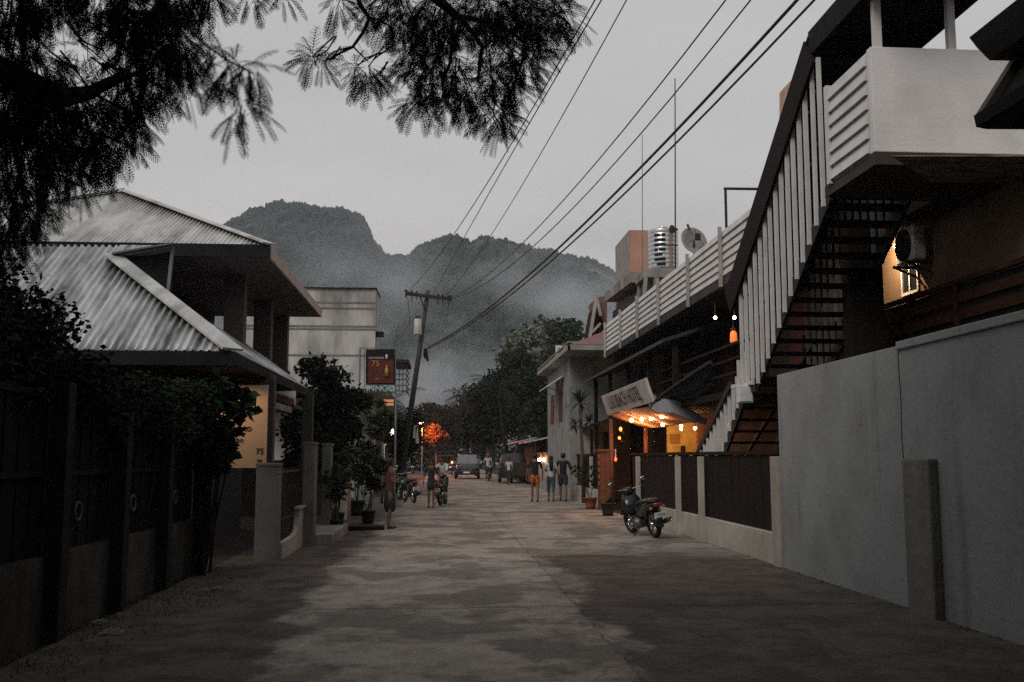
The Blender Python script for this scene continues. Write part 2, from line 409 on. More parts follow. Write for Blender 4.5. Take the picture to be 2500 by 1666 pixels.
# ================================================================== RIGHT SIDE
# near boundary wall
t = thing('boundary_wall', 'tall smooth white wall along the right edge of the road, closest to the viewer', 'wall', (5, 7, 0))
MB().box(4.9, -3, -.1, 5.1, 14.3, 2.79).build('wall_panel', white_wall, t, bevel=.01)
MB().box(4.87, -3, 2.74, 5.13, 10.37, 2.83).build('coping', white_wall, t, bevel=.012)
MB().box(4.86, 14.3, -.1, 5.14, 14.62, 1.60).build('pilaster', cream_wall, t, bevel=.01)
MB().box(4.80, 9.62, -.1, 4.9, 10.2, 1.58).build('pilaster', mat('raw pilaster', (.19, .18, .165), .9, (.12, .108, .095), 1.5, bump=.5, bscale=9), t, bevel=.02)
sm = MB()
for k in range(14): sm.bar((4.896+.001*(k % 2), 10.36+.012*math.sin(k*1.7), 2.78-k*.2), (4.896, 10.36+.012*math.sin((k+1)*1.7), 2.58-k*.2), .005, .006)
sm.build('seam', wood_dark, t)

def board_fence(y0, y1, posts, label, post_z=1.6, top=1.66, ph=.47, lab2=''):
    t = thing('board_fence', label, 'fence', (5, (y0+y1)/2, 0))
    MB().box(4.92, y0, -.1, 5.10, y1, ph).build('plinth', cream_wall, t, bevel=.01)
    b = MB(); y = y0; k = 0
    while y < y1-.05:
        b.box(5.0+.006*(k % 2), y+.006, ph, 5.035+.006*(k % 2), min(y1, y+.20), top-.03-.012*((k*7) % 3)); y += .206; k += 1
    b.build('boards', wood_dark, t)
    MB().box(4.97, y0, top-.03, 5.06, y1, top+.03).build('top_rail', wood_dark, t)
    for p in posts: MB().box(4.83, p-.055, 0, 4.935, p+.055, post_z).build('fence_post', cream_wall, t, bevel=.008)
    return t
board_fence(14.62, 26.2, (18.7, 20.55, 24.8), 'dark board fence on a cream plinth behind the parked motorcycle')
board_fence(30.3, 41.5, (32.7, 34.8, 38.4), 'dark board fence on a pale plinth beside the three people walking', ph=.55)
t = thing('gate_pillar', 'red brown lamp lit gate pillar between the two dark board fences', 'pillar', (4.95, 30, 0))
MB().box(4.72, 29.8, 0, 5.1, 30.28, 1.74).build('shaft', wood_red, t, bevel=.015)
MB().box(4.66, 29.74, 1.74, 5.16, 30.34, 1.82).build('cap', wood_red, t, bevel=.015)
l = MB()
for k in range(5): l.box(4.66, 29.77, .75+k*.2, 4.715, 29.9, .86+k*.2)
l.build('ornament_strip', terracotta, t)
t = thing('low_wall', 'white street wall with warm lamps behind the person in orange shorts', 'wall', (5, 46, 0))
MB().box(4.95, 41.5, 0, 5.15, 52, 1.66).build('wall_panel', white_wall, t)
MB().box(4.9, 41.5, 1.66, 5.2, 52, 1.8).build('coping', terracotta, t)
for i, y in enumerate((47.8, 50.0)):
    t = thing('wall_lamp', ('warm wall lamp on the white wall, the one nearer the girl in white', 'warm wall lamp on the white wall, right behind the head over the black top')[i], 'wall lamp', (4.93, y, 1.42), 'wall lamps on the white wall')
    MB().box(4.9, y-.05, 1.38, 4.95, y+.05, 1.5).build('bracket', steel_dark, t)
    MB().ball((4.85, y, 1.44), .085).build('globe', bulb_m, t, smooth=True)
    point('lamp_light', (4.68, y, 1.44), 14, (1, .42, .15), .06, t)

# ---- terrace building with white parapet (upper right)
t = thing('terrace_building', 'building with white rooftop terrace parapet and warm lit wall above the white street wall', 'building', (7.5, 14, 0))
pw = MB().box(5.0, 10.95, 5.13, 9.8, 11.07, 6.41).build('terrace_parapet', mat('terrace plaster', (.66, .64, .63), .8, (.52, .50, .48), 1.3, bump=.2, thr=(.5, .78)), t, bevel=.012)
sl = MB().box(5.012, 11.07, 5.13, 5.06, 12.25, 6.39)
for k in range(7): sl.prism([(5.012, 11.075, 5.15+k*.178), (4.965, 11.075, 5.15+k*.178), (5.004, 11.075, 5.315+k*.178)], (0, 1.15, 0))
sl.box(4.95, 12.20, 5.10, 5.05, 12.28, 6.41)
sl.build('louvred_side_panel', slat_paint, t)
MB().box(5.0, 10.95, 4.98, 9.8, 12.55, 5.126).box(6.5, 12.552, 4.98, 9.8, 16.7, 5.126).build('terrace_slab', mat('soffit brown', (.055, .042, .034), .8), t)
so_ = MB().prism([aZ(2178, 382, 4.965), aZ(2560, 382, 4.965), aZ(2560, 446, 4.965), aZ(2272, 446, 4.965)], (0, 0, .012))
so_.build('soffit_board', mat('weathered plywood', (.30, .23, .17), .8, (.07, .06, .055), 2.2, stretch=(1, 5, 1), thr=(.40, .62)), t)
MB().box(7.0, 8.2, 0, 7.15, 18.2, 4.97).build('lit_wall', mat('ochre wall', (.19, .135, .090), .9, (.165, .115, .077), 1.5, spec=.05), t)
MB().box(7.15, 8.2, 0, 9.8, 8.35, 4.97).build('end_wall', wood_dark, t)
fr = MB(); 
for a, b2 in ((4.02, 4.06), (4.52, 4.56)): fr.box(6.975, 14.02, a, 7.0, 14.56, b2)
for a in (14.02, 14.27, 14.52): fr.box(6.972, a, 4.02, 7.0, a+.04, 4.56)
wn = fr.build('window', plastic_white, t)
MB().box(6.988, 14.06, 4.06, 6.998, 14.52, 4.52).build('pane', glass_dark, wn)
rl = MB()
for z in (3.80,): rl.box(6.56, 8.2, z, 6.64, 17.8, z+.06)
for k, z in enumerate((3.56, 3.34, 3.12, 2.90)): rl.box(6.585, 8.2, z, 6.61, 17.8, z+.13)
for y in (8.3, 10.6, 12.2, 13.5, 15.2, 17.7): rl.box(6.57, y, 2.7, 6.66, y+.09, 3.84)
rl.build('balcony_railing', mat('railing brown', (.050, .020, .012), .8, (.03, .013, .009), 4, spec=.1), t)
MB().box(6.625, 8.2, 2.76, 6.64, 17.8, 3.79).build('glow_block_panel', wood_dark, t)  # solid panel added behind the slats to stop the wall glow showing through
MB().box(6.5, 8.2, 2.62, 7.0, 17.8, 2.74).build('balcony_floor', wood_dark, t)
MB().box(aY(2072, 600, 13.6).x, 13.6, 0, aY(2152, 600, 13.6).x, 13.9, 4.98).build('column', wood_dark, t)
MB().box(6.6, 12.6, 5.13, 6.75, 19.5, 6.15).build('upper_wall', wood_dark, t)
rf = MB().box(4.98, 10.1, 7.24, 6.42, 12.70, 7.33)
rf.build('terrace_roof', black_fascia, t)
fa = MB().box(4.94, 10.1, 7.02, 4.98, 12.72, 7.36).box(6.36, 10.1, 7.08, 6.42, 12.70, 7.236)
fa.box(4.98, 12.64, 7.06, 6.36, 12.70, 7.236)
fa.build('roof_fascia', black_fascia, t)
for x in (aY(2140, 60, 11.0).x, aY(2320, 60, 11.0).x):
    MB().box(x-.045, 10.97, 6.41, x+.045, 11.05, 7.24).build('roof_post', slat_paint, t)

# air conditioner
t = thing('air_conditioner', 'round fan outdoor air conditioner unit hung on the warm lit wall', 'air conditioner', (6.8, 13.85, 4.4))
MB().box(6.70, 13.56, 4.41, 6.89, 14.12, 4.91).build('casing', plastic_white, t, bevel=.02)
MB().torus((6.675, 13.84, 4.66), .22, .014, (1, 0, 0)).lathe([(0, 0), (.215, 0), (.215, -.012)], (6.676, 13.84, 4.66), 24, (1, 0, 0)).build('fan', steel_dark, t)
g = MB()
for k in range(-4, 5): 
    h = math.sqrt(max(0, .21**2-(k*.046)**2)); g.bar((6.66, 13.84-h, 4.66+k*.046), (6.66, 13.84+h, 4.66+k*.046), .006, .006)
g.build('grille', steel_dark, t)
for y in (13.62, 14.05): MB().box(6.62, y-.02, 4.355, 7.0, y+.02, 4.395).bar((6.64, y, 4.37), (7.0, y, 4.22), .02, .03).build('bracket', steel_dark, t)
t = thing('wall_spotlight', 'small bright spotlight beside the air conditioner fan', 'lamp', (6.93, 14.45, 4.78))
MB().box(6.9, 14.43, 4.76, 7.0, 14.51, 4.86).build('housing', steel_dark, t)
MB().ball((6.86, 14.42, 4.78), .045).build('bulb', white_bulb, t, smooth=True)
spt = bpy.data.lights.new('spotlight_beam', 'SPOT'); spt.energy = 105; spt.color = (1, .66, .38); spt.spot_size = R(150); spt.spot_blend = .35; spt.shadow_soft_size = .04
o = bpy.data.objects.new('spotlight_beam', spt); C.objects.link(o); o.parent = t; o.location = (-.36, .0, .0)
o.rotation_euler = Vector((1, .22, -.62)).to_track_quat('-Z', 'Y').to_euler()

# near eave corner (upper right edge)
t = thing('dark_roofed_house', 'dark eave corners of a close house jutting in at the upper right edge', 'house', (5.5, 5, 0))
def prof(pts, Y=8.0): return [aY(x, y, Y) for x, y in pts]
MB().prism(prof([(2366, 92), (2386, 118), (2416, 148), (2700, 152), (2760, -40), (2500, 22), (2420, 62)]), (0, -7, 0)).build('upper_roof', mat('old dark roof', (.04, .044, .048), .6, (.03, .03, .03), 3), t)
MB().prism(prof([(2393, 291), (2377, 283), (2383, 311), (2408, 316), (2760, 318), (2760, 262), (2460, 262)]), (0, -7, 0)).build('lower_roof', black_fascia, t)
MB().bar(aY(2398, 290, 7.95), aY(2492, 140, 7.95), .12, .10).build('barge_board', mat('aged board', (.17, .14, .11), .85, (.08, .07, .055), 3), t)
MB().prism(prof([(2424, 262), (2496, 148), (2760, 148), (2760, 262)], 7.9), (0, -6.8, 0)).build('gable', wood_dark, t)
MB().box(6.4, .5, 0, 9.5, 7.4, 5.0).build('wall', wood_dark, t)

# ---- covered outside stair
t = thing('outside_stair', 'covered dark steel stair with tall white balusters climbing to the white terrace', 'stair', (5.7, 16, 0))
rnd0 = random.Random(3)
n = 13; y0, z0, y1, z1 = 12.5, 5.09, 15.55, 2.85
tr = MB()
for k in range(n):
    y = y0+(y1-y0)*(k+.5)/n; z = z0+(z1-z0)*(k+1)/n
    tr.box(5.06, y-.15, z-.04, 6.05, y+.14, z)
tr.box(5.0, 15.55, 2.78, 6.1, 16.6, 2.85)
m2 = 14; ya, za, yb, zb = 16.6, 2.85, 20.2, .1
for k in range(m2):
    y = ya+(yb-ya)*(k+.5)/m2; z = za+(zb-za)*(k+1)/m2
    tr.box(5.17, y-.16, z-.04, 6.05, y+.12, z)
tr.build('treads', wood_dark, t)
for x in (5.03, 6.08):
    x2 = max(x, 5.14)
    MB().bar((x, y0-.1, z0-.08), (x, y1+.1, z1-.12), .05, .22).bar((x, y1, 2.74), (x, 16.6, 2.74), .05, .2).bar((x2, 16.5, 2.74), (x2, yb, zb-.05), .05, .2).build('stringer', steel_dark, t)
def stz(y): return z0+(z1-z0)*(y-y0)/(y1-y0) if y < y1 else (2.85 if y < 16.6 else za+(zb-za)*(y-ya)/(yb-ya))
def roofz(y): return 7.26 if y < 12.72 else 7.26-(y-12.72)*.690
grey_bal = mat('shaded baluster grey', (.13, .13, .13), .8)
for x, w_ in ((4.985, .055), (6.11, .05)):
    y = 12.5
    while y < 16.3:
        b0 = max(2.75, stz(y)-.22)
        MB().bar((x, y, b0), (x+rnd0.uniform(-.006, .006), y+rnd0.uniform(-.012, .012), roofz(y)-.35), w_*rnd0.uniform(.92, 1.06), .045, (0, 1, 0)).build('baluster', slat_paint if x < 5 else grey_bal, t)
        y += .265+rnd0.uniform(-.012, .012)
y = 15.95
while y < 19.9:
    xx = 4.985 if y < 16.6 else 5.10
    MB().bar((xx, y, stz(y)-.15 if y > 16.6 else 2.78), (xx, y, (3.45-(y-15.96)*.475)), .055, .045, (0, 1, 0)).build('baluster', slat_paint, t)
    y += .25
MB(); MB().bar((5.06, 17.2, 2.86), (5.10, 20.1, 1.48), .05, .12).build('lower_handrail', steel_dark, t); MB().bar((4.985, 15.75, 2.79), (4.985, 16.85, 2.79), .05, .06).build('lower_handrail', slat_paint, t)
MB().bar((6.11, 15.9, 3.5), (6.11, 19.9, 1.60), .06, .08).build('back_handrail', steel_dark, t)
MB().bar((5.68, 12.70, 7.28), (5.68, 16.75, 4.49), 1.5, .06).build('stair_roof', mat('stair roof sheet', (.022, .02, .02), .8, spec=.1), t)
fb = MB(); 
for x in (4.93, 6.43): fb.bar((x, 12.66, 7.06), (x, 16.75, 4.24), .05, .50)
fb.build('roof_fascia', mat('brown fascia', (.020, .015, .014), .8, (.014, .011, .010), 3, spec=.1), t)
MB().bar((5.0, 12.85, 7.0), (6.36, 12.85, 7.0), .08, .10, (0, 0, 1)).bar((5.25, 12.9, 6.2), (5.80, 12.9, 7.2), .08, .08).bar((5.80, 12.86, 7.15), (6.36, 12.86, 6.95), .07, .07).build('roof_brace', steel_dark, t)
y = 12.5
while y < 16.3:
    for dz in (.62, 1.35):
        zz = stz(y)+dz
        if zz < roofz(y)-.35: MB().box(4.95, y+.03, zz, 5.02, y+.075, zz+.045).build('bolt', steel_dark, t)
    y += .265
t = thing('meter_box', 'square white box fixed under the middle landing of the stair', 'electric box', (4.9, 16.1, 2.46))
MB().box(4.80, 15.9, 2.47, 5.05, 16.04, 2.76).build('casing', plastic_white, t, bevel=.01)
MB().box(4.82, 15.885, 2.49, 5.03, 15.9, 2.74).build('door', plastic_white, t, bevel=.006)

# ---- motel building with louvred balcony parapet
t = thing('balcony_building', 'long building with white louvred balcony parapet running along the street', 'building', (7.5, 25, 0))
sp_ = MB(); base = 5.13
sp_.box(5.53, 16.8, base, 5.56, 33.2, 6.06)
for k in range(6): sp_.prism([(5.53, 16.8, base+.01+k*.155), (5.485, 16.8, base+.01+k*.155), (5.522, 16.8, base+.15+k*.155)], (0, 16.4, 0))
sp_.build('louvred_parapet', slat_paint, t)
for i, y in enumerate((aX(1760, 600, 5.47).y, aX(1680, 650, 5.47).y, aX(1608, 720, 5.47).y, aX(1556, 770, 5.47).y, aX(1515, 800, 5.47).y, 33.15)):
    MB().box(5.42, y-.035, 4.92, 5.48, y+.035, 6.12).build('parapet_post', mat('post paint', (.40, .36, .32), .7), t)
MB().box(5.5, 33.2, base, 8.5, 33.26, 6.03).build('end_parapet', slat_paint, t)
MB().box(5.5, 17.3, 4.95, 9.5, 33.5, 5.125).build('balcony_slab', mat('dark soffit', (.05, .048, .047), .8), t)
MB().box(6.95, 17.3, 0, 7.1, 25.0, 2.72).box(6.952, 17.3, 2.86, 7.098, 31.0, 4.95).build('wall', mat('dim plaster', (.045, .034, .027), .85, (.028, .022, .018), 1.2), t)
for y0_, y1_ in ((18.4, 19.3), (20.8, 21.9), (23.2, 24.1), (25.6, 26.6), (28.4, 29.4)):
    d = MB().box(6.9, y0_, 2.9, 6.945, y1_, 4.7).build('door', mat('deep red door', (.10, .022, .014), .7), t)
MB().prism([(5.02, 22.4, 4.20), (5.02, 22.4, 4.28), (6.95, 22.4, 4.93), (6.95, 22.4, 4.83)], (0, 12.5, 0)).build('lean_to_roof', mat('dark tin', (.045, .045, .045), .6), t)
for y in (22.6, 25.5, 28.5, 31.6, 34.6):
    MB().box(5.3, y-.06, 2.86 if y < 30 else 0, 5.42, y+.06, 4.28).build('post', wood_dark, t)
MB().box(5.45, 17.4, 2.72, 7.0, 31.0, 2.86).build('gallery_floor', wood_dark, t)
g = MB()
for z in (3.15, 3.42, 3.7): g.box(5.47, 17.4, z, 5.50, 31.0, z+.05)
g.build('gallery_railing', wood_dark, t)
MB().box(aY(1684, 1060, 32.2).x, 31.2, 0, 10.5, 31.35, 4.9).build('inner_wall', wood_red, t)
MB().box(aY(1628, 1060, 32.2).x, 32.2, 0, 9.2, 32.35, 2.7).build('courtyard_wall', mat('yellow plaster', (.60, .40, .17), .85), t)
MB().box(aY(1662, 1060, 32.15).x, 32.13, 0, aY(1672, 1060, 32.15).x, 32.2, 1.95).build('door_frame', wood_dark, t)
pf = MB().box(aY(1637, 1060, 32.15).x, 32.14, 2.03, aY(1660, 1060, 32.15).x, 32.19, 2.33).build('picture', mat('framed print', (.32, .14, .05), .6), t)

for i, (px, py, YY) in enumerate(((1746, 776, 19.2), (1793, 776, 18.2))):
    p = aY(px, py, YY)
    t = thing('eave_lamp', ('small orange lamp under the parapet, farther from the stair', 'small orange lamp under the parapet, right next to the stair balusters')[i], 'lamp', p, 'small lamps under the balcony')
    MB().ball(p, .035, n=8, m=6).build('bulb', bulb_m, t, smooth=True)
    MB().tube([p+Vector((0, 0, .03)), p+Vector((0, 0, .30))], .012, 6).build('stem', steel_dark, t)
    point('lamp_light', p+Vector((-.08, -.1, -.05)), 2.2, parent=t)
p = aY(1791, 824, 18.6)
t = thing('lantern', 'orange hanging lantern on the gallery beside the stair', 'lantern', p)
MB().lathe([(.03, .13), (.065, .08), (.075, -.08), (.05, -.11)], p, 10).build('shade', mat('lantern glass', (.9, .3, .08), .5, emit=(1, .19, .03), es=.7), t, smooth=True)
MB().tube([p+Vector((0, 0, .15)), p+Vector((0, 0, .45))], .01, 5).lathe([(.0, .22), (.07, .15)], p, 10).build('hanger', steel_dark, t)

# striped dark tarp beside the stair
t = thing('dark_tarp', 'slack dark blue tarpaulin strung above the motel entrance', 'tarpaulin', (5.3, 23, 3))
g = MB(); na, nb = 14, 8
P0, P1, P2, P3 = aY(1604, 964, 23.0), aY(1735, 885, 19.6), aY(1745, 985, 20.6), aY(1668, 962, 22.6)
for i in range(na+1):
    for j in range(nb+1):
        u, v = i/na, j/nb; p = P0.lerp(P1, u).lerp(P3.lerp(P2, u), v)
        g.v.append(tuple(p+Vector((.05*math.sin(v*22), 0, -.18*math.sin(math.pi*u)+.03*math.sin(v*22)))))
for i in range(na):
    for j in range(nb): a = i*(nb+1)+j; g.f.append((a, a+1, a+nb+2, a+nb+1))
g.build('sheet', mat('blue tarp', (.018, .026, .032), .6, (.012, .016, .02), 5, spec=.1), t, smooth=True, orient=False)
MB().tube([aY(1590, 1000, 22.9), aY(1598, 984, 22.9), aY(1622, 962, 22.6), aY(1660, 935, 21.9), P1], .045, 7).build('pole', steel_dark, t)

# motel entrance canopy with sign
t = thing('entrance_canopy', 'pale tent canopy over the motel entrance, its underside lit orange by bulbs', 'canopy', (5.4, 26, 2.5))
def sheet(mb, a, b, c, d, na, nb, sag, ph=0, k=9):
    o = len(mb.v)
    for i in range(na+1):
        for j in range(nb+1):
            u, v = i/na, j/nb; p = Vector(a).lerp(Vector(b), u).lerp(Vector(d).lerp(Vector(c), u), v)
            p.z -= sag*4*u*(1-u)*4*v*(1-v)*.5+.02*math.sin(u*k+ph+v*4); mb.v.append(tuple(p))
    for i in range(na):
        for j in range(nb): q = o+i*(nb+1)+j; mb.f.append((q, q+1, q+nb+2, q+nb+1))
    return mb
canv = mat('canvas', (.46, .30, .23), .8, (.36, .23, .18), 3)
sheet(MB(), (4.92, 29.4, 2.84), (4.92, 23.2, 2.80), (6.15, 23.4, 2.42), (6.1, 29.4, 2.42), 16, 8, .10).build('ceiling_cloth', canv, t, smooth=True, orient=False)
MB().prism([aY(x, y, 22.5) for x, y in ((1590, 998), (1600, 984), (1622, 974), (1652, 978), (1685, 998), (1712, 1016), (1728, 1024), (1724, 1036), (1690, 1028), (1645, 1008), (1605, 1008))], (0, .04, -.01)).prism([aY(x, y, 23.45) for x, y in ((1567, 942), (1603, 968), (1596, 992), (1588, 996))], (0, .03, 0)).build('gable_cloth', mat('pale canvas', (.40, .40, .42), .8, (.28, .28, .30), 4), t)
sheet(MB(), (4.92, 29.5, 2.90), (4.92, 22.7, 2.92), (6.3, 22.7, 3.25), (6.3, 29.5, 3.3), 14, 8, .15).build('roof_cloth', tarp, t, smooth=True, orient=False)
for x, y in ((4.96, 29.2), (5.95, 29.0)):
    MB().tube([(x, y, 0), (x, y, 2.7)], .06, 8).build('post', wood_red, t, smooth=True)
t = thing('motel_sign', 'long pale sign board reading LUG BEACH HOTEL, tilted along the entrance canopy', 'sign', (4.8, 26, 3.1))
a, b, c, d = Vector((4.70, 29.3, 3.38)), Vector((4.72, 23.0, 3.42)), Vector((4.90, 23.0, 2.86)), Vector((4.90, 29.3, 2.82))
MB().prism([a, b, c, d], (.06, 0, .02)).build('board', mat('sign board', (.60, .53, .50), .7, (.42, .36, .34), 4), t, bevel=.01)
MB().prism([a+Vector((-.01, .02, 0)), a+Vector((.30, .02, .05)), d+Vector((.30, .02, 0)), d+Vector((-.01, .02, 0))], (0, .03, 0)).build('end_panel', canv, t)
xd = (b-a).normalized(); yd = (a-d).normalized()
cen = (a+b+c+d)/4-Vector((.035, 0, .012)); rot = frame_rot(xd, yd)
text('lettering', 'LUG BEACH HOTEL', cen, .52, mat('sign ink', (.035, .032, .032), .8), t, rot, .003)
t = thing('lit_window', 'orange lit window glimpsed through the lower stair treads', 'window', (6.9, 23.2, 2.2))
q0, q1 = aX(1768, 1048, 6.90), aX(1792, 1031, 6.90)
MB().box(6.90, q1.y, q0.z, 6.94, q0.y, q1.z).build('pane', mat('amber pane', (.8, .4, .1), .5, (.6, .25, .06), 5, emit=(1, .34, .04), es=.75), t)
fr = MB(); fr.box(6.89, q1.y-.06, q0.z-.05, 6.95, q1.y, q1.z+.05).box(6.89, q0.y, q0.z-.05, 6.95, q0.y+.06, q1.z+.05); fr.box(6.89, q1.y, q1.z, 6.95, q0.y, q1.z+.05).box(6.89, q1.y, q0.z-.05, 6.95, q0.y, q0.z)
fr.build('frame', wood_dark, t)
# bulbs
bl = [(1542, 1026, 27.2, .040), (1567, 1024, 26.4, .038), (1590, 1022, 25.6, .040), (1616, 1016, 24.6, .050), (1618, 1037, 26.0, .034), (1663, 1048, 27.0, .030), (1697, 1046, 26.0, .032), (1704, 1028, 25.4, .026)]
labs = ['bulb under the canopy, at the left end of the row of four', 'second bulb from the left in the canopy row of four', 'third bulb from the left in the canopy row of four', 'largest glowing bulb, at the right end of the canopy row', 'small bulb hanging directly below the largest canopy bulb', 'small bulb in front of the yellow courtyard wall by the picture', 'bulb at the far right by the stair balusters, lower one', 'tiny bulb at the far right by the stair, upper one']
for (px, py, Y, r_), lb in zip(bl, labs):
    p = aY(px, py, Y); t = thing('light_bulb', lb, 'light bulb', p, 'bulbs strung under the motel canopy')
    MB().ball(p, r_*1.35, n=12, m=8).build('globe', bulb_m, t, smooth=True)
    MB().tube([p+Vector((0, 0, r_)), p+Vector((0, 0, r_+.12))], .014, 6).build('socket', steel_dark, t)
    point('bulb_light', p+Vector((0, 0, -r_-.03)), 15 if r_ > .036 else 8, (1, .36, .12), .05, t)
pt = thing('courtyard_lamp', 'lamp lighting the yellow courtyard wall below the canopy', 'lamp', (7.45, 30.8, 2.7))
MB().ball((7.45, 30.8, 2.55), .05, n=10, m=8).build('globe', bulb_m, pt, smooth=True)
MB().tube([(7.45, 30.8, 2.6), (7.45, 30.8, 3.1)], .012, 6).build('stem', steel_dark, pt)
point('lamp_light', (7.45, 30.9, 2.40), 60, (1, .50, .14), .08, pt)
for i, (px, py, Y) in enumerate(((1512, 1070, 28.6), (1515, 1048, 28.6))):
    p = aY(px, py, Y); t = thing('post_lamp', ('round amber lamp on the canopy post', 'tilted amber lamp at the top of the canopy post')[i], 'lamp', p, 'amber lamps on the canopy post')
    MB().ball(p, .045, sy=.6, sz=(1.1, 1.5)[i], n=10, m=8).build('globe', mat('amber globe', (.9, .5, .1), .5, emit=(1, .30, .04), es=1.6), t, smooth=True)
    MB().tube([p+Vector((0, .02, 0)), p+Vector((.1, .05, -.12))], .012, 5).build('arm', steel_dark, t)
p = aY(1503, 1122, 26.9); t = thing('red_lamp', 'small red lamp at the end of the dark fence by the brown pillar', 'lamp', p)
MB().ball(p, .035, n=8, m=6, sz=1.5).build('globe', mat('red globe', (.9, .1, .03), .5, emit=(1, .09, .02), es=4), t)
MB().tube([p+Vector((0, 0, .03)), p+Vector((0, 0, .28))], .015, 6).build('stem', plastic_white, t)
point('lamp_light', p+Vector((-.1, -.15, 0)), 1.2, (1, .12, .03), .03, t)
# light spilling out of the gate
point('gate_light', (5.6, 28.4, 2.2), 60, (1, .36, .10), .12)

# ---- pale house with hipped eaves behind
t = thing('pale_house', 'pale two storey house with wide soffit and red roof beyond the louvred balcony', 'house', (6.5, 39, 0))
MB().box(4.75, 37, 0, 9.5, 45, 5.32).build('wall', render_grey, t)
eave = MB().box(4.45, 34.6, 5.30, 10.5, 45.8, 5.42)
eave.build('soffit', mat('soffit grey', (.34, .34, .33), .8), t)
gt = MB(); gt.bar((4.40, 34.5, 5.40), (4.40, 45.8, 5.40), .10, .16).bar((4.36, 34.55, 5.40), (10.5, 34.55, 5.40), .10, .16)
gt.bar((4.40, 34.5, 5.60), (4.40, 45.8, 5.60), .06, .05).bar((4.36, 34.55, 5.60), (10.5, 34.55, 5.60), .06, .05).build('gutter', mat('gutter paint', (.30, .29, .25), .7), t)
rr = MB().add([(4.35, 34.5, 5.48), (10.6, 34.5, 5.48), (10.6, 46, 5.48), (4.35, 46, 5.48), (7.4, 38.2, 6.9), (7.4, 43, 6.9)], [(0, 1, 4), (1, 2, 5, 4), (2, 3, 5), (3, 0, 4, 5)])
red_roof = mat('faded red roof', (.22, .11, .105), .7, (.15, .08, .08), 2)
rr.build('roof', red_roof, t)
p0 = aY(1440, 824, 41); p1 = aY(1456, 728, 41); p2 = aY(1478, 728, 41); p3 = aY(1467, 772, 41)
MB().bar(p0, p1, .12, .12).bar(p1, p3, .1, .12).bar(aY(1445, 812, 41), aY(1466, 790, 41), .1, .1).build('barge_board', mat('pale timber', (.42, .38, .36), .7), t)
MB().prism([aY(1457, 726, 41.2), aY(1482, 722, 41.2), aY(1482, 800, 41.2), aY(1468, 776, 41.2)], (0, 2.5, 0)).build('gable_roof', red_roof, t)
MB().prism([aY(1445, 812, 41.3), aY(1458, 745, 41.3), aY(1468, 790, 41.3), aY(1470, 815, 41.3)], (0, 2.5, 0)).build('gable', wood_dark, t)
dull = mat('dull glass', (.02, .022, .024), .6, spec=.15)
MB().box(4.73, 39.4, 3.0, 4.76, 40.6, 4.2).build('window', dull, t); MB().box(4.73, 42.4, 3.0, 4.76, 43.6, 4.2).build('window', dull, t)
t = thing('window_awning', 'small sloping white awning sticking out from the pale house', 'awning', (4.4, 40, 4.4))
MB().prism([(4.70, 38.8, 4.78), (4.05, 38.8, 4.34), (4.05, 38.8, 4.30), (4.70, 38.8, 4.72)], (0, 1.2, 0)).prism([(4.70, 40.1, 4.78), (4.05, 40.1, 4.34), (4.05, 40.1, 4.30), (4.70, 40.1, 4.72)], (0, 1.6, 0)).build('sheet', plastic_white, t)
MB().bar((4.08, 38.85, 4.30), (4.74, 38.85, 4.1), .03, .03).build('bracket', steel_dark, t); MB().bar((4.08, 41.6, 4.30), (4.74, 41.6, 4.1), .03, .03).build('bracket', steel_dark, t)
t = thing('roof_sign', 'small white board with a dark mark above the gutter of the pale house', 'sign', aY(1372, 868, 43))
MB().prism([aY(1356, 870, 43), aY(1357, 843, 43), (aY(1384, 845, 43)), aY(1380, 868, 43)], (0, .08, 0)).build('board', plastic_white, t)
MB().bar(aY(1363, 851, 42.95), aY(1374, 863, 42.95), .16, .05).bar(aY(1375, 852, 42.95), aY(1364, 863, 42.95), .12, .05).build('mark', black_fascia, t)
MB().bar(aY(1361, 868, 43.1), aY(1361, 905, 43.1), .05, .05).bar(aY(1378, 868, 43.1), aY(1378, 905, 43.1), .05, .05).build('leg', steel_dark, t)

t = thing('slab_roof_building', 'building with grey slab roof edge under the salmon roof room', 'building', (7.5, 44, 0))
MB().prism([aX(1476, 738, 6.75), aX(1540, 690, 6.75), aX(1540, 664, 6.75), aX(1476, 716, 6.75)], (3.2, 0, 0)).build('roof_slab', concrete, t)
q = aX(1478, 738, 6.75); q2 = aX(1560, 676, 6.75)
MB().box(7.0, q2.y, 0, 11, q.y-.3, q.z-.45).build('wall', mat('very dark wall', (.028, .028, .03), .8), t)
# roof room
c0 = aY(1537, 562, 38.2); c1 = aY(1594, 562, 38.2)
t = thing('roof_room', 'salmon painted box shaped room on the roof behind the steel water tank', 'roof room', (c0.x+.5, 40, 7.5))
MB().box(c0.x, 38.2, 6.6, c1.x+.7, 41.4, c0.z).build('front', salmon, t)
MB().box(c0.x-.015, 38.2, 6.6, c0.x-.002, 41.4, c0.z+.002).build('side', mat('grey pink side', (.32, .27, .25), .8), t)  # side face carries a greyer tone than the salmon front
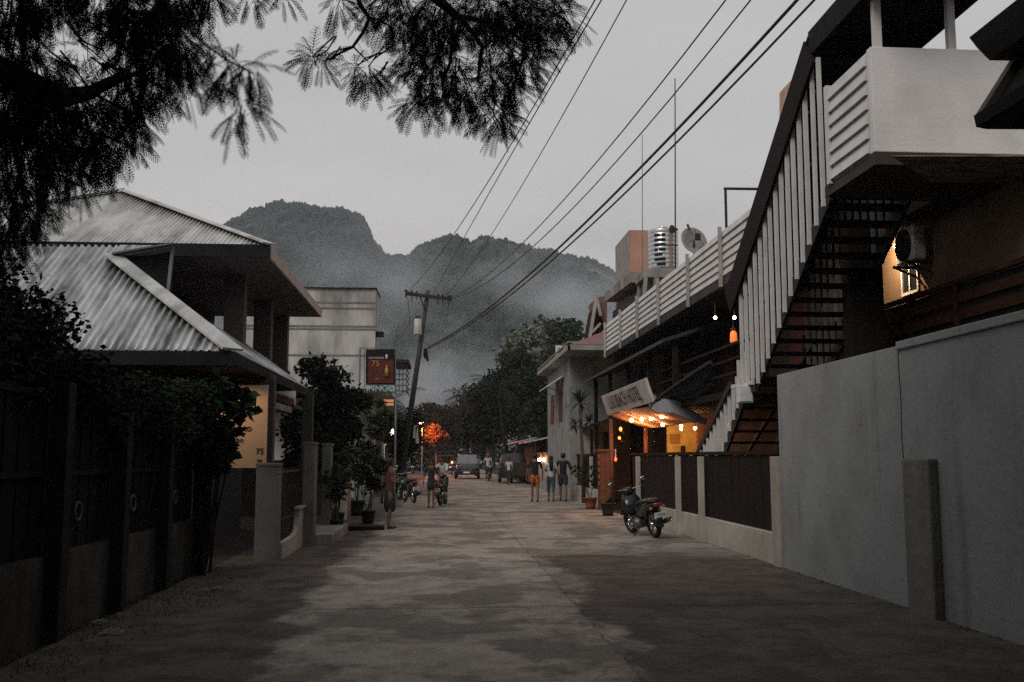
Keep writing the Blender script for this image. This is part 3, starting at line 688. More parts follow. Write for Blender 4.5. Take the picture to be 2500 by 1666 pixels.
# tank
tc0 = aY(1620, 664, 30); top = aY(1620, 562, 30)
t = thing('water_tank', 'shiny steel water tank with dark lettering standing on the roof', 'water tank', tc0)
R_ = 38*30/2430; H_ = top.z-tc0.z; pr = [(R_*.97, 0)]
for k in range(9): z = H_*(k+.5)/9.5; pr += [(R_*.985, z-.02), (R_, z), (R_, z+H_/9.5*.6), (R_*.985, z+H_/9.5*.75)]
pr += [(R_*.9, H_*.96), (R_*.5, H_*1.01), (R_*.12, H_*1.03), (.001, H_*1.03)]
MB().lathe(pr, tc0, 32).build('barrel', mat('polished steel', (.62, .62, .63), .28, (.45, .45, .46), 3, metal=.9), t, smooth=True)
MB().lathe([(.16, 0), (.16, .05), (.04, .08)], tc0+Vector((0, 0, H_*1.02)), 16).build('lid', chrome, t, smooth=True)
lt = MB()
for k in range(7):
    for j, a_ in enumerate((-2.02, -1.86, -1.70, -1.5)):
        if (k*3+j*5) % 7 == 0: continue
        c_ = tc0+Vector((math.cos(a_-.25)*(R_+.004), math.sin(a_-.25)*(R_+.004), H_*(.12+k*.115))); td = Vector((-math.sin(a_-.25), math.cos(a_-.25), 0))
        lt.bar(c_-td*.055, c_+td*.055, .012, .085)
lt.build('lettering', black_fascia, t)
p0 = aY(1562, 664, 30)
t = thing('tank_stand', 'white concrete stand with splayed legs carrying the water tank', 'stand', (6.4, 30, 6.2))
MB().box(p0.x, 29.3, p0.z-.30, p0.x+1.45, 30.7, p0.z-.02).build('platform', concrete, t, bevel=.02)
for a_, b_ in (((p0.x+.05, 29.35), (p0.x-.12, 29.35)), ((p0.x+.35, 29.35), (p0.x+.22, 29.4)), ((p0.x+.1, 30.6), (p0.x-.05, 30.6)), ((p0.x+1.2, 29.4), (p0.x+1.3, 29.4))):
    MB().bar((*a_, p0.z-.3), (*b_, 5.13), .10, .10).build('leg', concrete, t)
# dish
dc = aY(1695, 587, 24)
t = thing('satellite_dish', 'mesh satellite dish on the parapet roof next to the water tank', 'satellite dish', dc)
MB().lathe([(.0, .10), (.12, .088), (.24, .055), (.36, .0), (.365, .008), (.24, .065), (.12, .098), (0, .11)], dc, 28, (-.28, 1, -.28)).build('reflector', mat('dish mesh', (.30, .28, .26), .6, (.2, .18, .17), 8), t, smooth=True)
ad = Vector((.28, -1, .28)).normalized()
MB().box(*(dc+ad*.18-Vector((.06, .05, .08))), *(dc+ad*.18+Vector((.06, .05, .08)))).build('feed', steel_dark, t)
f_ = MB()
for a_ in (90, 210, 330):
    e = Vector((math.cos(R(a_))*.3, 0, math.sin(R(a_))*.3)); f_.tube([dc+e, dc+ad*.2], .008, 5)
f_.build('strut', steel_dark, t)
MB().tube([dc-ad*.02, dc+Vector((0, .05, -.4)), Vector((dc.x, dc.y+.1, 5.13))], .025, 8).build('mast', steel_dark, t)
MB().tube([aY(1678, 548, 24), aY(1684, 562, 24)], .03, 6).build('lnb_arm', wood_red, t)
# antennas
def mast(px, y0, y1, Y, r, lab, ex=None):
    a_, b_ = aY(px, y0, Y), aY(px+1, y1, Y); b_.z = max(5.13, b_.z)
    t = thing('antenna_mast', lab, 'antenna', b_, 'thin antenna masts on the roofs')
    MB().tube([a_, a_.lerp(b_, .5), b_], r, 6, r*1.4).build('pole', steel_dark if ex else mat('grey pipe', (.20, .21, .22), .6), t, smooth=True)
    return t
m_ = mast(1648, 192, 690, 28, .016, 'tallest thin antenna mast, rising beside the satellite dish with a horn speaker', 1)
p = aY(1644, 560, 27.9)
MB().lathe([(.03, 0), (.05, .08), (.13, .18), (.13, .2)], p+Vector((.12, 0, 0)), 14, (-.9, -.3, -.1)).build('horn_speaker', steel_dark, m_)
MB().bar(aY(1619, 599, 28), aY(1655, 599, 28), .03, .03).build('cross_arm', steel_dark, m_)
mast(1568, 330, 870, 33.4, .014, 'faint grey antenna mast standing in front of the salmon roof room')
# pipe frame
a_, b_ = aY(1771, 461, 19.4), aY(1777, 552, 19.4); c_ = aY(1860, 462, 19.4)
t = thing('pipe_frame', 'bent dark pipe frame standing on the louvred balcony beside the stair roof', 'pipe frame', (b_.x, b_.y, 5.13))
MB().tube([(a_.x, a_.y, 5.13), a_], .028, 8).build('upright', steel_dark, t)
MB().tube([a_+Vector((-.03, 0, 0)), c_, c_+Vector((.3, 0, 0))], .028, 8).build('cross_pipe', steel_dark, t)
# salmon gable beyond the terrace roof
t = thing('salmon_gable_house', 'salmon walled house seen through the terrace roof posts', 'house', (9, 24, 0))
z0_ = aY(2040, 160, 24).z
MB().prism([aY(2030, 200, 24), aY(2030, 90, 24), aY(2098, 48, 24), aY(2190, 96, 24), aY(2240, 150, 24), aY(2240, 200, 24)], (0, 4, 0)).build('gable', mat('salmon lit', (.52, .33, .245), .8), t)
MB().box(aY(2030, 200, 24).x, 24.01, 5.1, aY(2240, 200, 24).x, 27.9, aY(2030, 200, 24).z).build('wall', salmon, t)
MB().bar(aY(2022, 96, 23.7), aY(2100, 38, 23.7), .3, .12).bar(aY(2100, 38, 23.7), aY(2200, 92, 23.7), .3, .12).build('roof', concrete, t)

# low shops further along the right
t = thing('low_shop', 'low dark shop with a long black lean-to roof behind the walking trio', 'shop', (6, 42, 0))
MB().prism([(5.15, 31.4, 2.70), (5.15, 31.4, 2.78), (6.9, 31.4, 3.35), (6.9, 31.4, 3.27)], (0, 15, -.35)).build('roof', black_fascia, t)
MB().box(6.0, 36, 0, 6.2, 48, 2.5).build('wall', wood_dark, t)
for y in (36, 41): MB().bar((5.4, y, 0), (5.4, y, 2.6), .1, .1).build('post', wood_dark, t)
for i, (ya_, yb_, h_, lb) in enumerate(((53, 60, 2.5, 'low brown shed with a tin lean-to roof past the white lamp lit wall'), (62, 74, 2.6, 'farthest brown shed on the right with a bright tin edge, by the white shirted figure'))):
    t = thing('shed', lb, 'shed', (6.5, (ya_+yb_)/2, 0))
    MB().box(5.6, ya_, 0, 9, yb_, h_).build('wall', mat('shed wall', (.10, .06, .045), .85, (.05, .035, .03), .8), t)
    MB().prism([(4.6, ya_-.4, h_-.15), (4.6, ya_-.4, h_-.08), (9, ya_-.4, h_+.9), (9, ya_-.4, h_+.82)], (0, yb_-ya_+.8, 0)).build('roof', galv2, t)
    for y in (ya_, yb_-.1): MB().box(4.8, y, 0, 4.9, y+.1, h_-.1).build('post', wood_dark, t)
# ================================================================== LEFT SIDE
# ---- corrugated roofed house
t = thing('corrugated_house', 'two storey house with corrugated metal hip roofs and an open upper balcony', 'house', (-6, 20, 0))
def corr(name, m, x0, x1, bot, top, parent, pitch=.1, amp=.016, axis='x', rows=3, org=None):
    """corrugated sheet: columns along x0..x1; bot(x), top(x) give 3-D points; the wave is pushed out along the sheet normal"""
    mb = MB(); n = int((x1-x0)/pitch*6); k = 0
    pts0 = bot((x0+x1)/2); pts1 = top((x0+x1)/2); e = (bot((x0+x1)/2+.05)-pts0)
    nrm = e.cross(pts1-pts0).normalized(); nrm = nrm if nrm.z > 0 else -nrm
    for i in range(n+1):
        x = x0+(x1-x0)*i/n; off = nrm*(amp*math.sin(2*math.pi*x/pitch)+.004*noise.noise(Vector((x*3, 0, 0))))
        b, t_ = bot(x), top(x)
        for r in range(rows+1): mb.v.append(tuple(b.lerp(t_, r/rows)+off+nrm*.012*noise.noise(Vector((x*.8, r*1.3, 5)))))
    w_ = rows+1
    for i in range(n):
        for r in range(rows): a = i*w_+r; mb.f.append((a, a+w_, a+w_+1, a+1))
    o = mb.build(name, m, parent, smooth=True, orient=False)
    s = o.modifiers.new('solid', 'SOLIDIFY'); s.thickness = .004
    return o
ex, ey, ez, sl = -3.0, 14.3, 3.08, .72
wl = -4.55
zf = lambda Y: ez+sl*(Y-ey)
ytop = 17.22; p1d = 2.55
def topf(x):
    if x > ex-p1d: return ey+(ex-x)
    if x > ex-p1d-.0: return ey+p1d
    # flares out right as a valley return up to the top edge
    return None
lr = thing  # noqa
def lower_top(x):
    if x >= ex-p1d: y = ey+max(.02, (ex-x))
    else: y = ytop
    return Vector((x, y, zf(y)))
corr('lower_roof', galv2, -13.0, ex-.02, lambda x: Vector((x, ey, ez)), lower_top, t, pitch=.115, amp=.030)
# little return above the hip, towards the upper wall
a_ = Vector((ex-p1d, ey+p1d, zf(ey+p1d))); b_ = Vector((-4.66, ytop, zf(ytop))); c_ = Vector((ex-p1d, ytop, zf(ytop)))
MB().prism([a_, b_, c_], (0, 0, .03)).build('roof_return', galv2, t)
MB().bar(a_+Vector((0, -.03, .05)), b_+Vector((0, -.03, .05)), .22, .03).build('return_flashing', mat('flashing', (.20, .205, .21), .5, metal=.3), t)
MB().prism([a_+Vector((.05, .1, -.05)), b_+Vector((0, .05, -.05)), (-4.66, ytop, zf(ytop)-1.3)], (0, .04, 0)).build('return_gable', black_fascia, t)
MB().bar((-4.66, ytop-.02, zf(ytop)), (-4.72, ytop-.02, zf(ytop)-1.0), .05, .05).build('return_post', mat('flashing', (.2, .2, .2)), t)
def side_top(y):
    d = min(ex-wl, max(.02, y-ey)); 
    if y < ey+p1d: d = max(.02, y-ey)
    return Vector((ex-min(d, ex-wl+.0), y, ez+sl*min(d, ex-wl)))
corr('side_roof', galv2, ey+.02, 23.0, lambda y: Vector((ex, y, ez)), side_top, t, pitch=.1, amp=.010)
# hip: light capping from the corner up the hip
hp = [Vector((ex+.03, ey-.03, ez+.03)), Vector((ex-p1d, ey+p1d, ez+sl*p1d+.05))]
MB().bar(hp[0], hp[1], .34, .035).build('hip_cap', galv, t)
fs = MB().bar((-13, ey-.03, ez-.10), (ex+.05, ey-.03, ez-.10), .05, .20).bar((ex+.03, ey-.05, ez-.09), (ex+.03, 23.05, ez-.09), .05, .17)
fs.build('lower_fascia', black_fascia, t)
MB().box(-13, ey, ez-.16, ex, 23, ez-.12).build('lower_soffit', wood_dark, t)
MB().box(-13, 16.9, 0, -4.5, 17.05, ez-.1).box(-4.65, 16.9, 0, -4.5, 23, ez-.1).build('ground_wall', mat('dark blue wall', (.045, .047, .05), .85, (.03, .03, .03), 1), t)
for y in (16.9, 21.9): MB().box(-3.05, y, 0, -2.82, y+.2, ez-.12).build('porch_post', mat('grey brown post', (.07, .06, .055), .8), t)
# upper storey
ux, uy, uz = -3.4, 19.2, 5.66
A = 8.3; pk_ = Vector((ux-A/2, uy+A/2, 7.78)); usl = (7.78-uz)/(A/2)
corr('upper_roof', galv, ux-A, ux, lambda x: Vector((x, uy, uz)), lambda x: Vector((x, uy+max(.02, min(ux-x, x-(ux-A))), uz+usl*max(.02, min(ux-x, x-(ux-A))))), t, pitch=.088, amp=.020)
corr('upper_roof', galv, uy, uy+A, lambda y: Vector((ux, y, uz)), lambda y: Vector((ux-max(.02, min(y-uy, uy+A-y)), y, uz+usl*max(.02, min(y-uy, uy+A-y)))), t, pitch=.088, amp=.020)
MB().add([(ux-A, uy, uz), (ux-A, uy+A, uz), tuple(pk_)], [(0, 1, 2)]).add([(ux-A, uy+A, uz), (ux, uy+A, uz), tuple(pk_)], [(0, 1, 2)]).build('upper_roof_back', galv, t)
MB().bar((ux+.03, uy-.03, uz+.03), pk_+Vector((0, 0, .04)), .30, .03).bar((ux-A, uy, uz+.03), pk_+Vector((0, 0, .04)), .30, .03).build('ridge_cap', galv, t)
MB().bar((ux-A, uy-.03, uz-.12), (ux+.06, uy-.03, uz-.12), .05, .25).build('front_fascia', black_fascia, t)
MB().bar((ux+.03, uy-.05, uz-.13), (ux+.03, uy+A, uz-.13), .05, .22).build('side_fascia', mat('pale fascia', (.42, .33, .29), .7, (.3, .24, .21), 3), t)
MB().box(ux-A, uy, uz-.24, ux, uy+A, uz-.20).build('soffit', mat('grey soffit', (.12, .12, .125), .8), t)
col_m = mat('mauve column', (.10, .082, .077), .8, (.08, .066, .063), 2)
for y in (21.3, 24.6, 27.2):
    MB().box(-4.62, y-.16, 2.95, -4.20, y+.16, uz-.22).build('column', col_m, t, bevel=.01)
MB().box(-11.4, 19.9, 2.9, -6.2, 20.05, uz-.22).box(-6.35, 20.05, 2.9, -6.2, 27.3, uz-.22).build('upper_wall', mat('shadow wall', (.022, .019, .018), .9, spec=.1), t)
MB().box(-11.5, 19.8, 2.78, -4.1, 27.5, 2.93).build('balcony_floor', concrete, t)
rl = MB(); 
for z in (3.85,): rl.bar((-4.18, 20.0, z), (-4.18, 27.4, z), .05, .05)
rl.bar((-4.18, 20.0, 3.1), (-4.18, 27.4, 3.1), .04, .04)
y = 20.05
while y < 27.4:
    rl.bar((-4.18, y, 2.93), (-4.18, y, 3.85), .022, .022); 
    rl.torus((-4.18, y+.08, 3.5), .06, .01, (1, 0, 0), 10, 4); y += .16
rl.box(-4.16, 26.9, 3.0, -4.20, 27.4, 3.9)
rl.build('balcony_railing', steel_dark, t)
MB().box(-6.1, 23.0, 2.95, -6.05, 24.2, 5.0).build('window', glass_dark, t)
for i, y in enumerate((22.5, 23.25)):
    tt = thing('white_cloth', ('white cloth drying on the balcony rail, the one nearer the front column', 'white cloth drying on the balcony rail, the one by the middle column')[i], 'cloth', (-4.14, y, 3.3), 'cloths on the balcony rail')
    sheet(MB(), (-4.12, y, 3.88), (-4.12, y+.48, 3.88), (-4.10, y+.48, 3.22), (-4.10, y, 3.18), 8, 8, .0).build('fold', plastic_white, tt, smooth=True, orient=False).modifiers.new('s', 'SOLIDIFY').thickness = .01

# banner and small sign under the eave
t = thing('banner_board', 'warm lit cream banner with a blue oval and dark lettering under the lower roof', 'banner', (-3.1, 16.2, 1.45))
MB().box(-3.62, 16.2, 1.42, -2.80, 16.24, 2.74).build('board', mat('banner cream', (.58, .44, .31), .75, (.50, .37, .26), 3), t)
bm_ = mat('banner blue', (.03, .06, .085), .7)
MB().lathe([(0, 0), (.23, 0), (.23, .012), (0, .012)], (-3.12, 16.195, 2.34), 28, (0, -1, 0), sx=1, sy=.36).build('oval', bm_, t)
MB().lathe([(0, 0), (.145, 0), (.145, .006), (0, .006)], (-3.10, 16.182, 2.37), 24, (0, -1, 0), sx=1, sy=.28).build('oval_inset', mat('banner pale', (.5, .46, .36), .7), t)
fr_ = frame_rot((1, 0, 0), (0, 0, 1))
ink = mat('ink', (.05, .05, .06), .7)
text('lettering', 'up to', (-3.20, 16.19, 2.05), .15, ink, t, fr_)
text('lettering', 'on', (-3.22, 16.19, 1.86), .12, ink, t, fr_)
text('lettering', '75', (-2.90, 16.19, 1.68), .13, ink, t, fr_)
text('lettering', 'm', (-2.90, 16.19, 1.54), .10, ink, t, fr_)
MB().lathe([(0, 0), (.035, 0), (.035, .01), (0, .01)], (-3.22, 16.19, 2.53), 10, (0, -1, 0)).lathe([(0, 0), (.03, 0), (.03, .01), (0, .01)], (-3.2, 16.19, 2.64), 10, (0, -1, 0)).build('motif', mat('banner red', (.30, .08, .03), .7), t)
t = thing('porch_lamp', 'small warm lamp shining on the cream banner from behind the leaves', 'lamp', (-3.6, 15.75, 2.78))
MB().ball((-3.78, 15.75, 2.80), .022, n=8, m=6).build('bulb', white_bulb, t, smooth=True)
MB().lathe([(.02, 2.84), (.075, 2.75), (.08, 2.74), (.02, 2.83)], (-3.78, 15.75, 0), 14).build('shade', steel_dark, t)
MB().tube([(-3.78, 15.75, 2.82), (-3.78, 15.75, 2.92)], .012, 6).build('stem', steel_dark, t)
sb = bpy.data.lights.new('lamp_light', 'SPOT'); sb.energy = 26; sb.color = (1, .62, .34); sb.spot_size = R(95); sb.spot_blend = .5; sb.shadow_soft_size = .04
o = bpy.data.objects.new('lamp_light', sb); C.objects.link(o); o.parent = t; o.location = (.0, -.25, -.06); o.rotation_euler = Vector((.42, .72, -.85)).to_track_quat('-Z', 'Y').to_euler()
t = thing('hanging_sign', 'small white and maroon slanted sign hanging under the eave by the banner', 'sign', (-2.9, 18, 2.5))
MB().prism([aY(663, 956, 18), aY(722, 955, 18), aY(721, 990, 18), aY(690, 982, 18), aY(663, 972, 18)], (0, .04, 0)).build('board', mat('sign white', (.45, .40, .38), .7), t)
MB().prism([aY(676, 960, 17.98), aY(717, 974, 17.98), aY(717, 987, 17.98), aY(676, 976, 17.98)], (0, .015, 0)).build('stripe', mat('maroon', (.12, .04, .04), .7), t)
MB().bar(aY(670, 956, 18.02), aY(670, 940, 18.02)+Vector((0, 0, .05)), .015, .015).bar(aY(715, 955, 18.02), aY(715, 942, 18.02)+Vector((0, 0, .05)), .015, .015).build('hanger', steel_dark, t)

# ---- near fence
t = thing('metal_fence', 'dark sheet metal fence with ring ornaments on a mossy base wall, overgrown by vines', 'fence', (-3.45, 9, 0))
MB().box(-3.6, 2.5, -.1, -3.42, 14.5, .74).build('base_wall', mat('mossy plaster', (.050, .045, .040), .9, (.014, .013, .012), 1.6, bump=.5, stretch=(1, 1, .5), thr=(.40, .60)), t)
sh = MB(); y = 2.5; k = 0
while y < 14.4:
    sh.box(-3.53-.012*(k % 2), y+.004, .74, -3.50-.012*(k % 2), min(14.4, y+.14), 2.15); y += .144; k += 1
sh.build('sheet_panels', mat('blackened sheet', (.009, .009, .0088), .85, (.014, .013, .012), 2, spec=.08), t)
for y in (9.1, 10.8, 12.5, 14.3): MB().box(-3.44, y-.09, 0, -3.28, y+.09, 2.25).build('fence_post', mat('post plaster', (.024, .021, .019), .9, (.013, .012, .011), 3, spec=.1), t, bevel=.01)
for y in (9.2, 9.9, 11.0, 11.6, 12.7, 13.4):
    MB().torus((-3.47, y, 1.08), .085, .016, (1, 0, 0), 20, 6).build('ring', mat('ring paint', (.085, .08, .07), .7), t, smooth=True)
MB().bar((-3.46, 2.5, 1.45), (-3.46, 14.4, 1.45), .03, .05).bar((-3.46, 2.5, 2.15), (-3.46, 14.4, 2.15), .04, .05).build('rail', MATS['blackened sheet'], t)

# ---- gate pillars
pl_m = mat('gate plaster', (.15, .145, .135), .8, (.10, .095, .09), 1.5, bump=.2)
def pillar(px0, px1, y0, y1, h, lab):
    x0, x1 = aY(px0, 1200, y0).x, aY(px1, 1200, y0).x
    t = thing('gate_pillar', lab, 'pillar', ((x0+x1)/2, (y0+y1)/2, 0), 'plastered gate pillars on the left')
    MB().box(x0, y0, -.05, x1, y1, h-.05).build('shaft', pl_m, t, bevel=.012)
    MB().box(x0-.012, y0-.012, h-.05, x1+.012, y1+.012, h).build('cap', pl_m, t, bevel=.008)
pillar(624, 680, 15.6, 15.9, 1.50, 'nearest grey gate pillar, standing at the end of the vine covered fence')
pillar(738, 767, 18.2, 18.6, 1.86, 'middle grey gate pillar, tall with a curved low wall at its foot')
pillar(784, 806, 21.0, 21.4, 1.87, 'farthest and slimmest beige gate pillar, standing on the concrete step')
t = thing('low_garden_wall', 'low cream garden wall with a curved top between the first two gate pillars', 'wall', (-2.4, 16, 0))
pts = [(15.9, -.05), (18.2, -.05), (18.2, .70), (17.7, .70), (17.69, .55), (17.6, .42), (17.35, .33), (17.0, .29), (15.9, .27)]
MB().prism([(-2.46, y, z) for y, z in pts], (-.14, 0, 0)).build('wall_body', cream_wall, t, bevel=.01)
MB().box(-2.66, 17.55, .70, -2.42, 18.2, .74).build('cap', cream_wall, t)
rl = MB().bar((-2.53, 15.9, 1.36), (-2.53, 18.2, 1.36), .03, .04).bar((-2.53, 15.9, .62), (-2.53, 17.6, .62), .025, .03)
y = 16.0
while y < 18.15: rl.bar((-2.53, y, .28 if y < 17.55 else .72), (-2.53, y, 1.42), .016, .016); y += .12
for y in (16.3, 16.9, 17.6): rl.torus((-2.53, y, 1.0), .11, .012, (1, 0, 0), 14, 5)
rl.build('railing', steel_dark, t)
t = thing('concrete_step', 'low concrete step in front of the slim beige pillar', 'step', (-2.3, 19.7, 0))
MB().box(-2.75, 18.6, -.05, -1.98, 21.6, .20).build('slab', concrete, t, bevel=.02)
t = thing('garden_wall', 'cream wall stub with rounded end behind the potted shrubs on the left', 'wall', (-2.5, 23.5, 0))
MB().box(-2.66, 22.4, -.05, -2.42, 26.2, .78).build('wall_body', cream_wall, t, bevel=.05)
MB().lathe([(.0, 1.22), (.09, 1.20), (.15, 1.10), (.15, -.05)], (-2.5, 26.3, 0), 16).build('rounded_end', cream_wall, t, smooth=True)
MB().box(-6, 27.9, -.05, -2.62, 28.1, 1.5).build('back_panel', mat('shed wall', (.1, .06, .045), .8), t)

# ---- grey block building
t = thing('concrete_block_building', 'windowless stained grey concrete block rising behind the left house', 'building', (-7, 46, 0))
bx0 = aY(560, 900, 40).x; bx1 = aY(915, 900, 40).x; bz = aY(915, 706, 40).z
stain = mat('stained concrete', (.44, .425, .40), .9, (.16, .15, .14), .8, bump=.4, bscale=7, stretch=(1.6, 1.6, .55), thr=(.42, .72))
MB().box(bx0, 40, 0, bx1, 42.2, bz).build('wall', stain, t)
gr = MB()
for py in (739, 753, 797, 804, 868): z = aY(800, py, 40).z; gr.box(bx0, 39.985, z-.035, bx1+.015, 40.0, z+.035)
gr.build('groove_band', mat('groove', (.17, .16, .15), .9), t)
MB().box(bx0-.1, 39.9, bz, bx1+.04, 42.3, bz+.035).build('roof_edge', black_fascia, t)
MB().box(bx1, 40.2, aY(915, 818, 40).z, bx1+.30, 40.8, aY(915, 808, 40).z).build('vent_hood', black_fascia, t)
# ---- shops
t = thing('shop_house', 'dark shop house with a balcony lattice and one orange lit window on the left', 'building', (-5, 44, 0))
MB().box(-8, 41, 0, -2.72, 60, 4.9).build('wall', mat('dim plaster', (.12, .09, .065)), t)
MB().box(-8.2, 36.5, 4.05, -2.2, 41, 4.14).build('porch_roof', galv2, t)
x0 = aY(966, 900, 38).x
lt = MB(); zt, zb = aY(980, 886, 38).z, aY(980, 955, 38).z
for k in range(6): z = zb+(zt-zb)*k/5; lt.bar((x0, 38, z), (x0+.42, 38, z), .03, .03).bar((x0+.42, 38, z), (x0+.42, 41, z), .03, .03)
for k in range(4): lt.bar((x0+.14*k, 38, zb), (x0+.14*k, 38, zt), .03, .03)
lt.box(x0-.1, 37.9, zt, x0+.5, 41, zt+.12); lt.build('balcony_lattice', steel_dark, t)
w_ = MB().box(aY(949, 0, 40.9).x, 40.9, aY(0, 987, 40.9).z, aY(974, 0, 40.9).x, 40.98, aY(0, 972, 40.9).z).build('window', mat('lit window', (.8, .4, .2), .6, (.5, .2, .1), 9, emit=(1, .43, .20), es=.42), t)
MB().box(aY(949, 0, 40.9).x, 40.88, aY(0, 980.5, 40.9).z, aY(974, 0, 40.9).x, 40.9, aY(0, 978.5, 40.9).z).build('mullion', steel_dark, w_)
for i, (px, py) in enumerate(((927, 1068), (936, 1078))):
    p = aY(px, py, 37); 
    MB().bar(p, p+Vector((.13, 0, -.10)), .04, .10).build('lit_slot', mat('yellow slot', (.9, .6, .2), .6, emit=(1, .60, .18), es=1.0), t)
MB().box(-2.9, 33.5, 0, -2.5, 33.56, 1.45).build('glass_panel', mat('pale green glass', (.16, .20, .20), .3), t)
MB().box(-2.05, 37.0, 0, -1.80, 37.06, 1.5).build('lattice_panel', mat('lattice paint', (.32, .34, .33), .6, (.08, .09, .09), 22, thr=(.48, .52)), t)
MB().box(-2.14, 36.4, 0, -2.08, 36.5, 3.1).build('porch_post', plastic_white, t)
p = aY(957, 1055, 35.8)
t = thing('tube_lamp', 'bright white lamp at the porch of the dark shop house', 'lamp', p)
MB().ball(p, .06, sz=2.0, n=10, m=8).build('tube', white_bulb, t, smooth=True)
MB().bar(p+Vector((0, .05, .1)), p+Vector((0, .7, .2)), .03, .03).build('bracket', steel_dark, t)
point('lamp_light', p+Vector((.12, -.12, 0)), 7, (1, .82, .6), .06, t)

# sign board on pole
t = thing('street_sign', 'tall red advertising board with yellow figures above teal letters on thin poles', 'sign', (aY(893, 0, 32).x, 32, 0))
def P(px, py, Y=32): return aY(px, py, Y)
fr = MB().prism([P(893, 853), P(965, 853), P(965, 940), P(893, 940)], (0, .08, 0)); fr.build('frame', black_fascia, t)
MB().prism([P(899, 878, 31.98), P(961, 878, 31.98), P(961, 936, 31.98), P(899, 936, 31.98)], (0, .015, 0)).build('red_board', mat('red board', (.105, .017, .012), .7, (.06, .012, .010), 3), t)
MB().prism([P(900, 872, 31.97), P(938, 872, 31.97), P(938, 876, 31.97), P(900, 876, 31.97)], (0, .015, 0)).build('pale_strip', mat('grey strip', (.25, .25, .26), .6), t)
ym = mat('yellow print', (.42, .24, .04), .6)
text('number', '75', P(917, 888, 31.96), .26, ym, t, fr_)
text('lettering', 'HR', P(920, 926, 31.96), .10, ym, t, fr_)
MB().lathe([(.0, 0), (.055, 0), (.06, .22), (.022, .30), (.022, .36), (0, .36)], P(944, 920, 31.95), 12).build('bottle_print', ym, t, smooth=True)
MB().lathe([(.0, 0), (.04, 0), (.03, .13), (0, .16)], P(944, 877, 31.95), 12).build('white_print', plastic_white, t, smooth=True)
text('lettering', 'INNGO', P(929, 949.5, 31.9), .27, mat('teal letters', (.34, .56, .54), .5), t, fr_, .02)
MB().bar(P(890, 941), P(966, 941), .03, .03).bar(P(890, 958), P(966, 958), .03, .03).bar(P(890, 851), P(890, 960), .025, .025).bar(P(966, 851), P(966, 960), .025, .025).build('letter_frame', mat('teal frame', (.12, .17, .17), .5), t)
a_ = P(879, 850); MB().tube([a_, (a_.x, 32.02, 0)], .028, 8).build('pole', mat('pipe grey', (.17, .19, .20), .6), t)
a_ = P(967, 960); MB().tube([a_, (a_.x, 32.02, 0)], .028, 8).bar(P(879, 850), P(967, 851), .03, .03).build('pole', mat('pipe grey', (.17, .19, .20)), t)

# ---- utility pole
b0, tp = Vector((-1.93, 45, -.1)), aY(1045, 710, 45)
t = thing('utility_pole', 'leaning wooden utility pole with a crossarm and a pale transformer can', 'utility pole', (b0.x, 45, 0))
MB().tube([b0, b0.lerp(tp, .5), tp], .15, 12, .095).build('pole', mat('weathered pole', (.055, .05, .045), .9, (.035, .03, .028), 3, bump=.3), t, smooth=True)
ca, cb = aY(990, 717, 44.8), aY(1103, 731, 44.8)
MB().bar(ca, cb, .12, .15).bar(ca.lerp(cb, .3), b0.lerp(tp, .90)+Vector((0, -.15, 0)), .04, .05).build('crossarm', steel_dark, t)
for u, dn in ((.0, .18), (.02, .22), (.14, .36), (.24, .2), (.70, .36), (.80, .36), (.93, .3), (.98, .2)):
    p = ca.lerp(cb, u); i_ = MB().lathe([(.02, 0), (.05, .03), (.05, .09), (.02, .12)], p+Vector((0, 0, .06)), 8)
    i_.tube([p+Vector((0, -.05, 0)), p+Vector((.0, -.05, -dn))], .028, 6); i_.build('insulator', steel_dark, t)
p = aY(1020, 818, 44.6)
MB().lathe([(.0, 0), (.17, 0), (.18, .05), (.17, .66), (.14, .72), (.0, .74)], p, 18).build('transformer', mat('pale grey enamel', (.50, .49, .46), .5), t, smooth=True)
MB().lathe([(.04, 0), (.05, .12), (.02, .2)], p+Vector((-.07, 0, .70)), 8).lathe([(.04, 0), (.05, .12), (.02, .2)], p+Vector((.07, 0, .70)), 8).build('bushing', steel_dark, t)
MB().prism([aY(1035, 852, 44.7), aY(1043, 850, 44.7), aY(1047, 880, 44.7), aY(1043, 882, 44.7), aY(1033, 868, 44.7)], (0, .25, 0)).build('junction_box', black_fascia, t)
dr = MB().tube([ca+Vector((.1, 0, -.2)), ca+Vector((.18, 0, -.9)), aY(1000, 790, 44.7)], .012, 5).tube([cb+Vector((-.1, 0, -.2)), cb+Vector((-.2, 0, -.7)), aY(1086, 785, 44.7)], .010, 5)
dr.build('drop_wire', steel_dark, t)

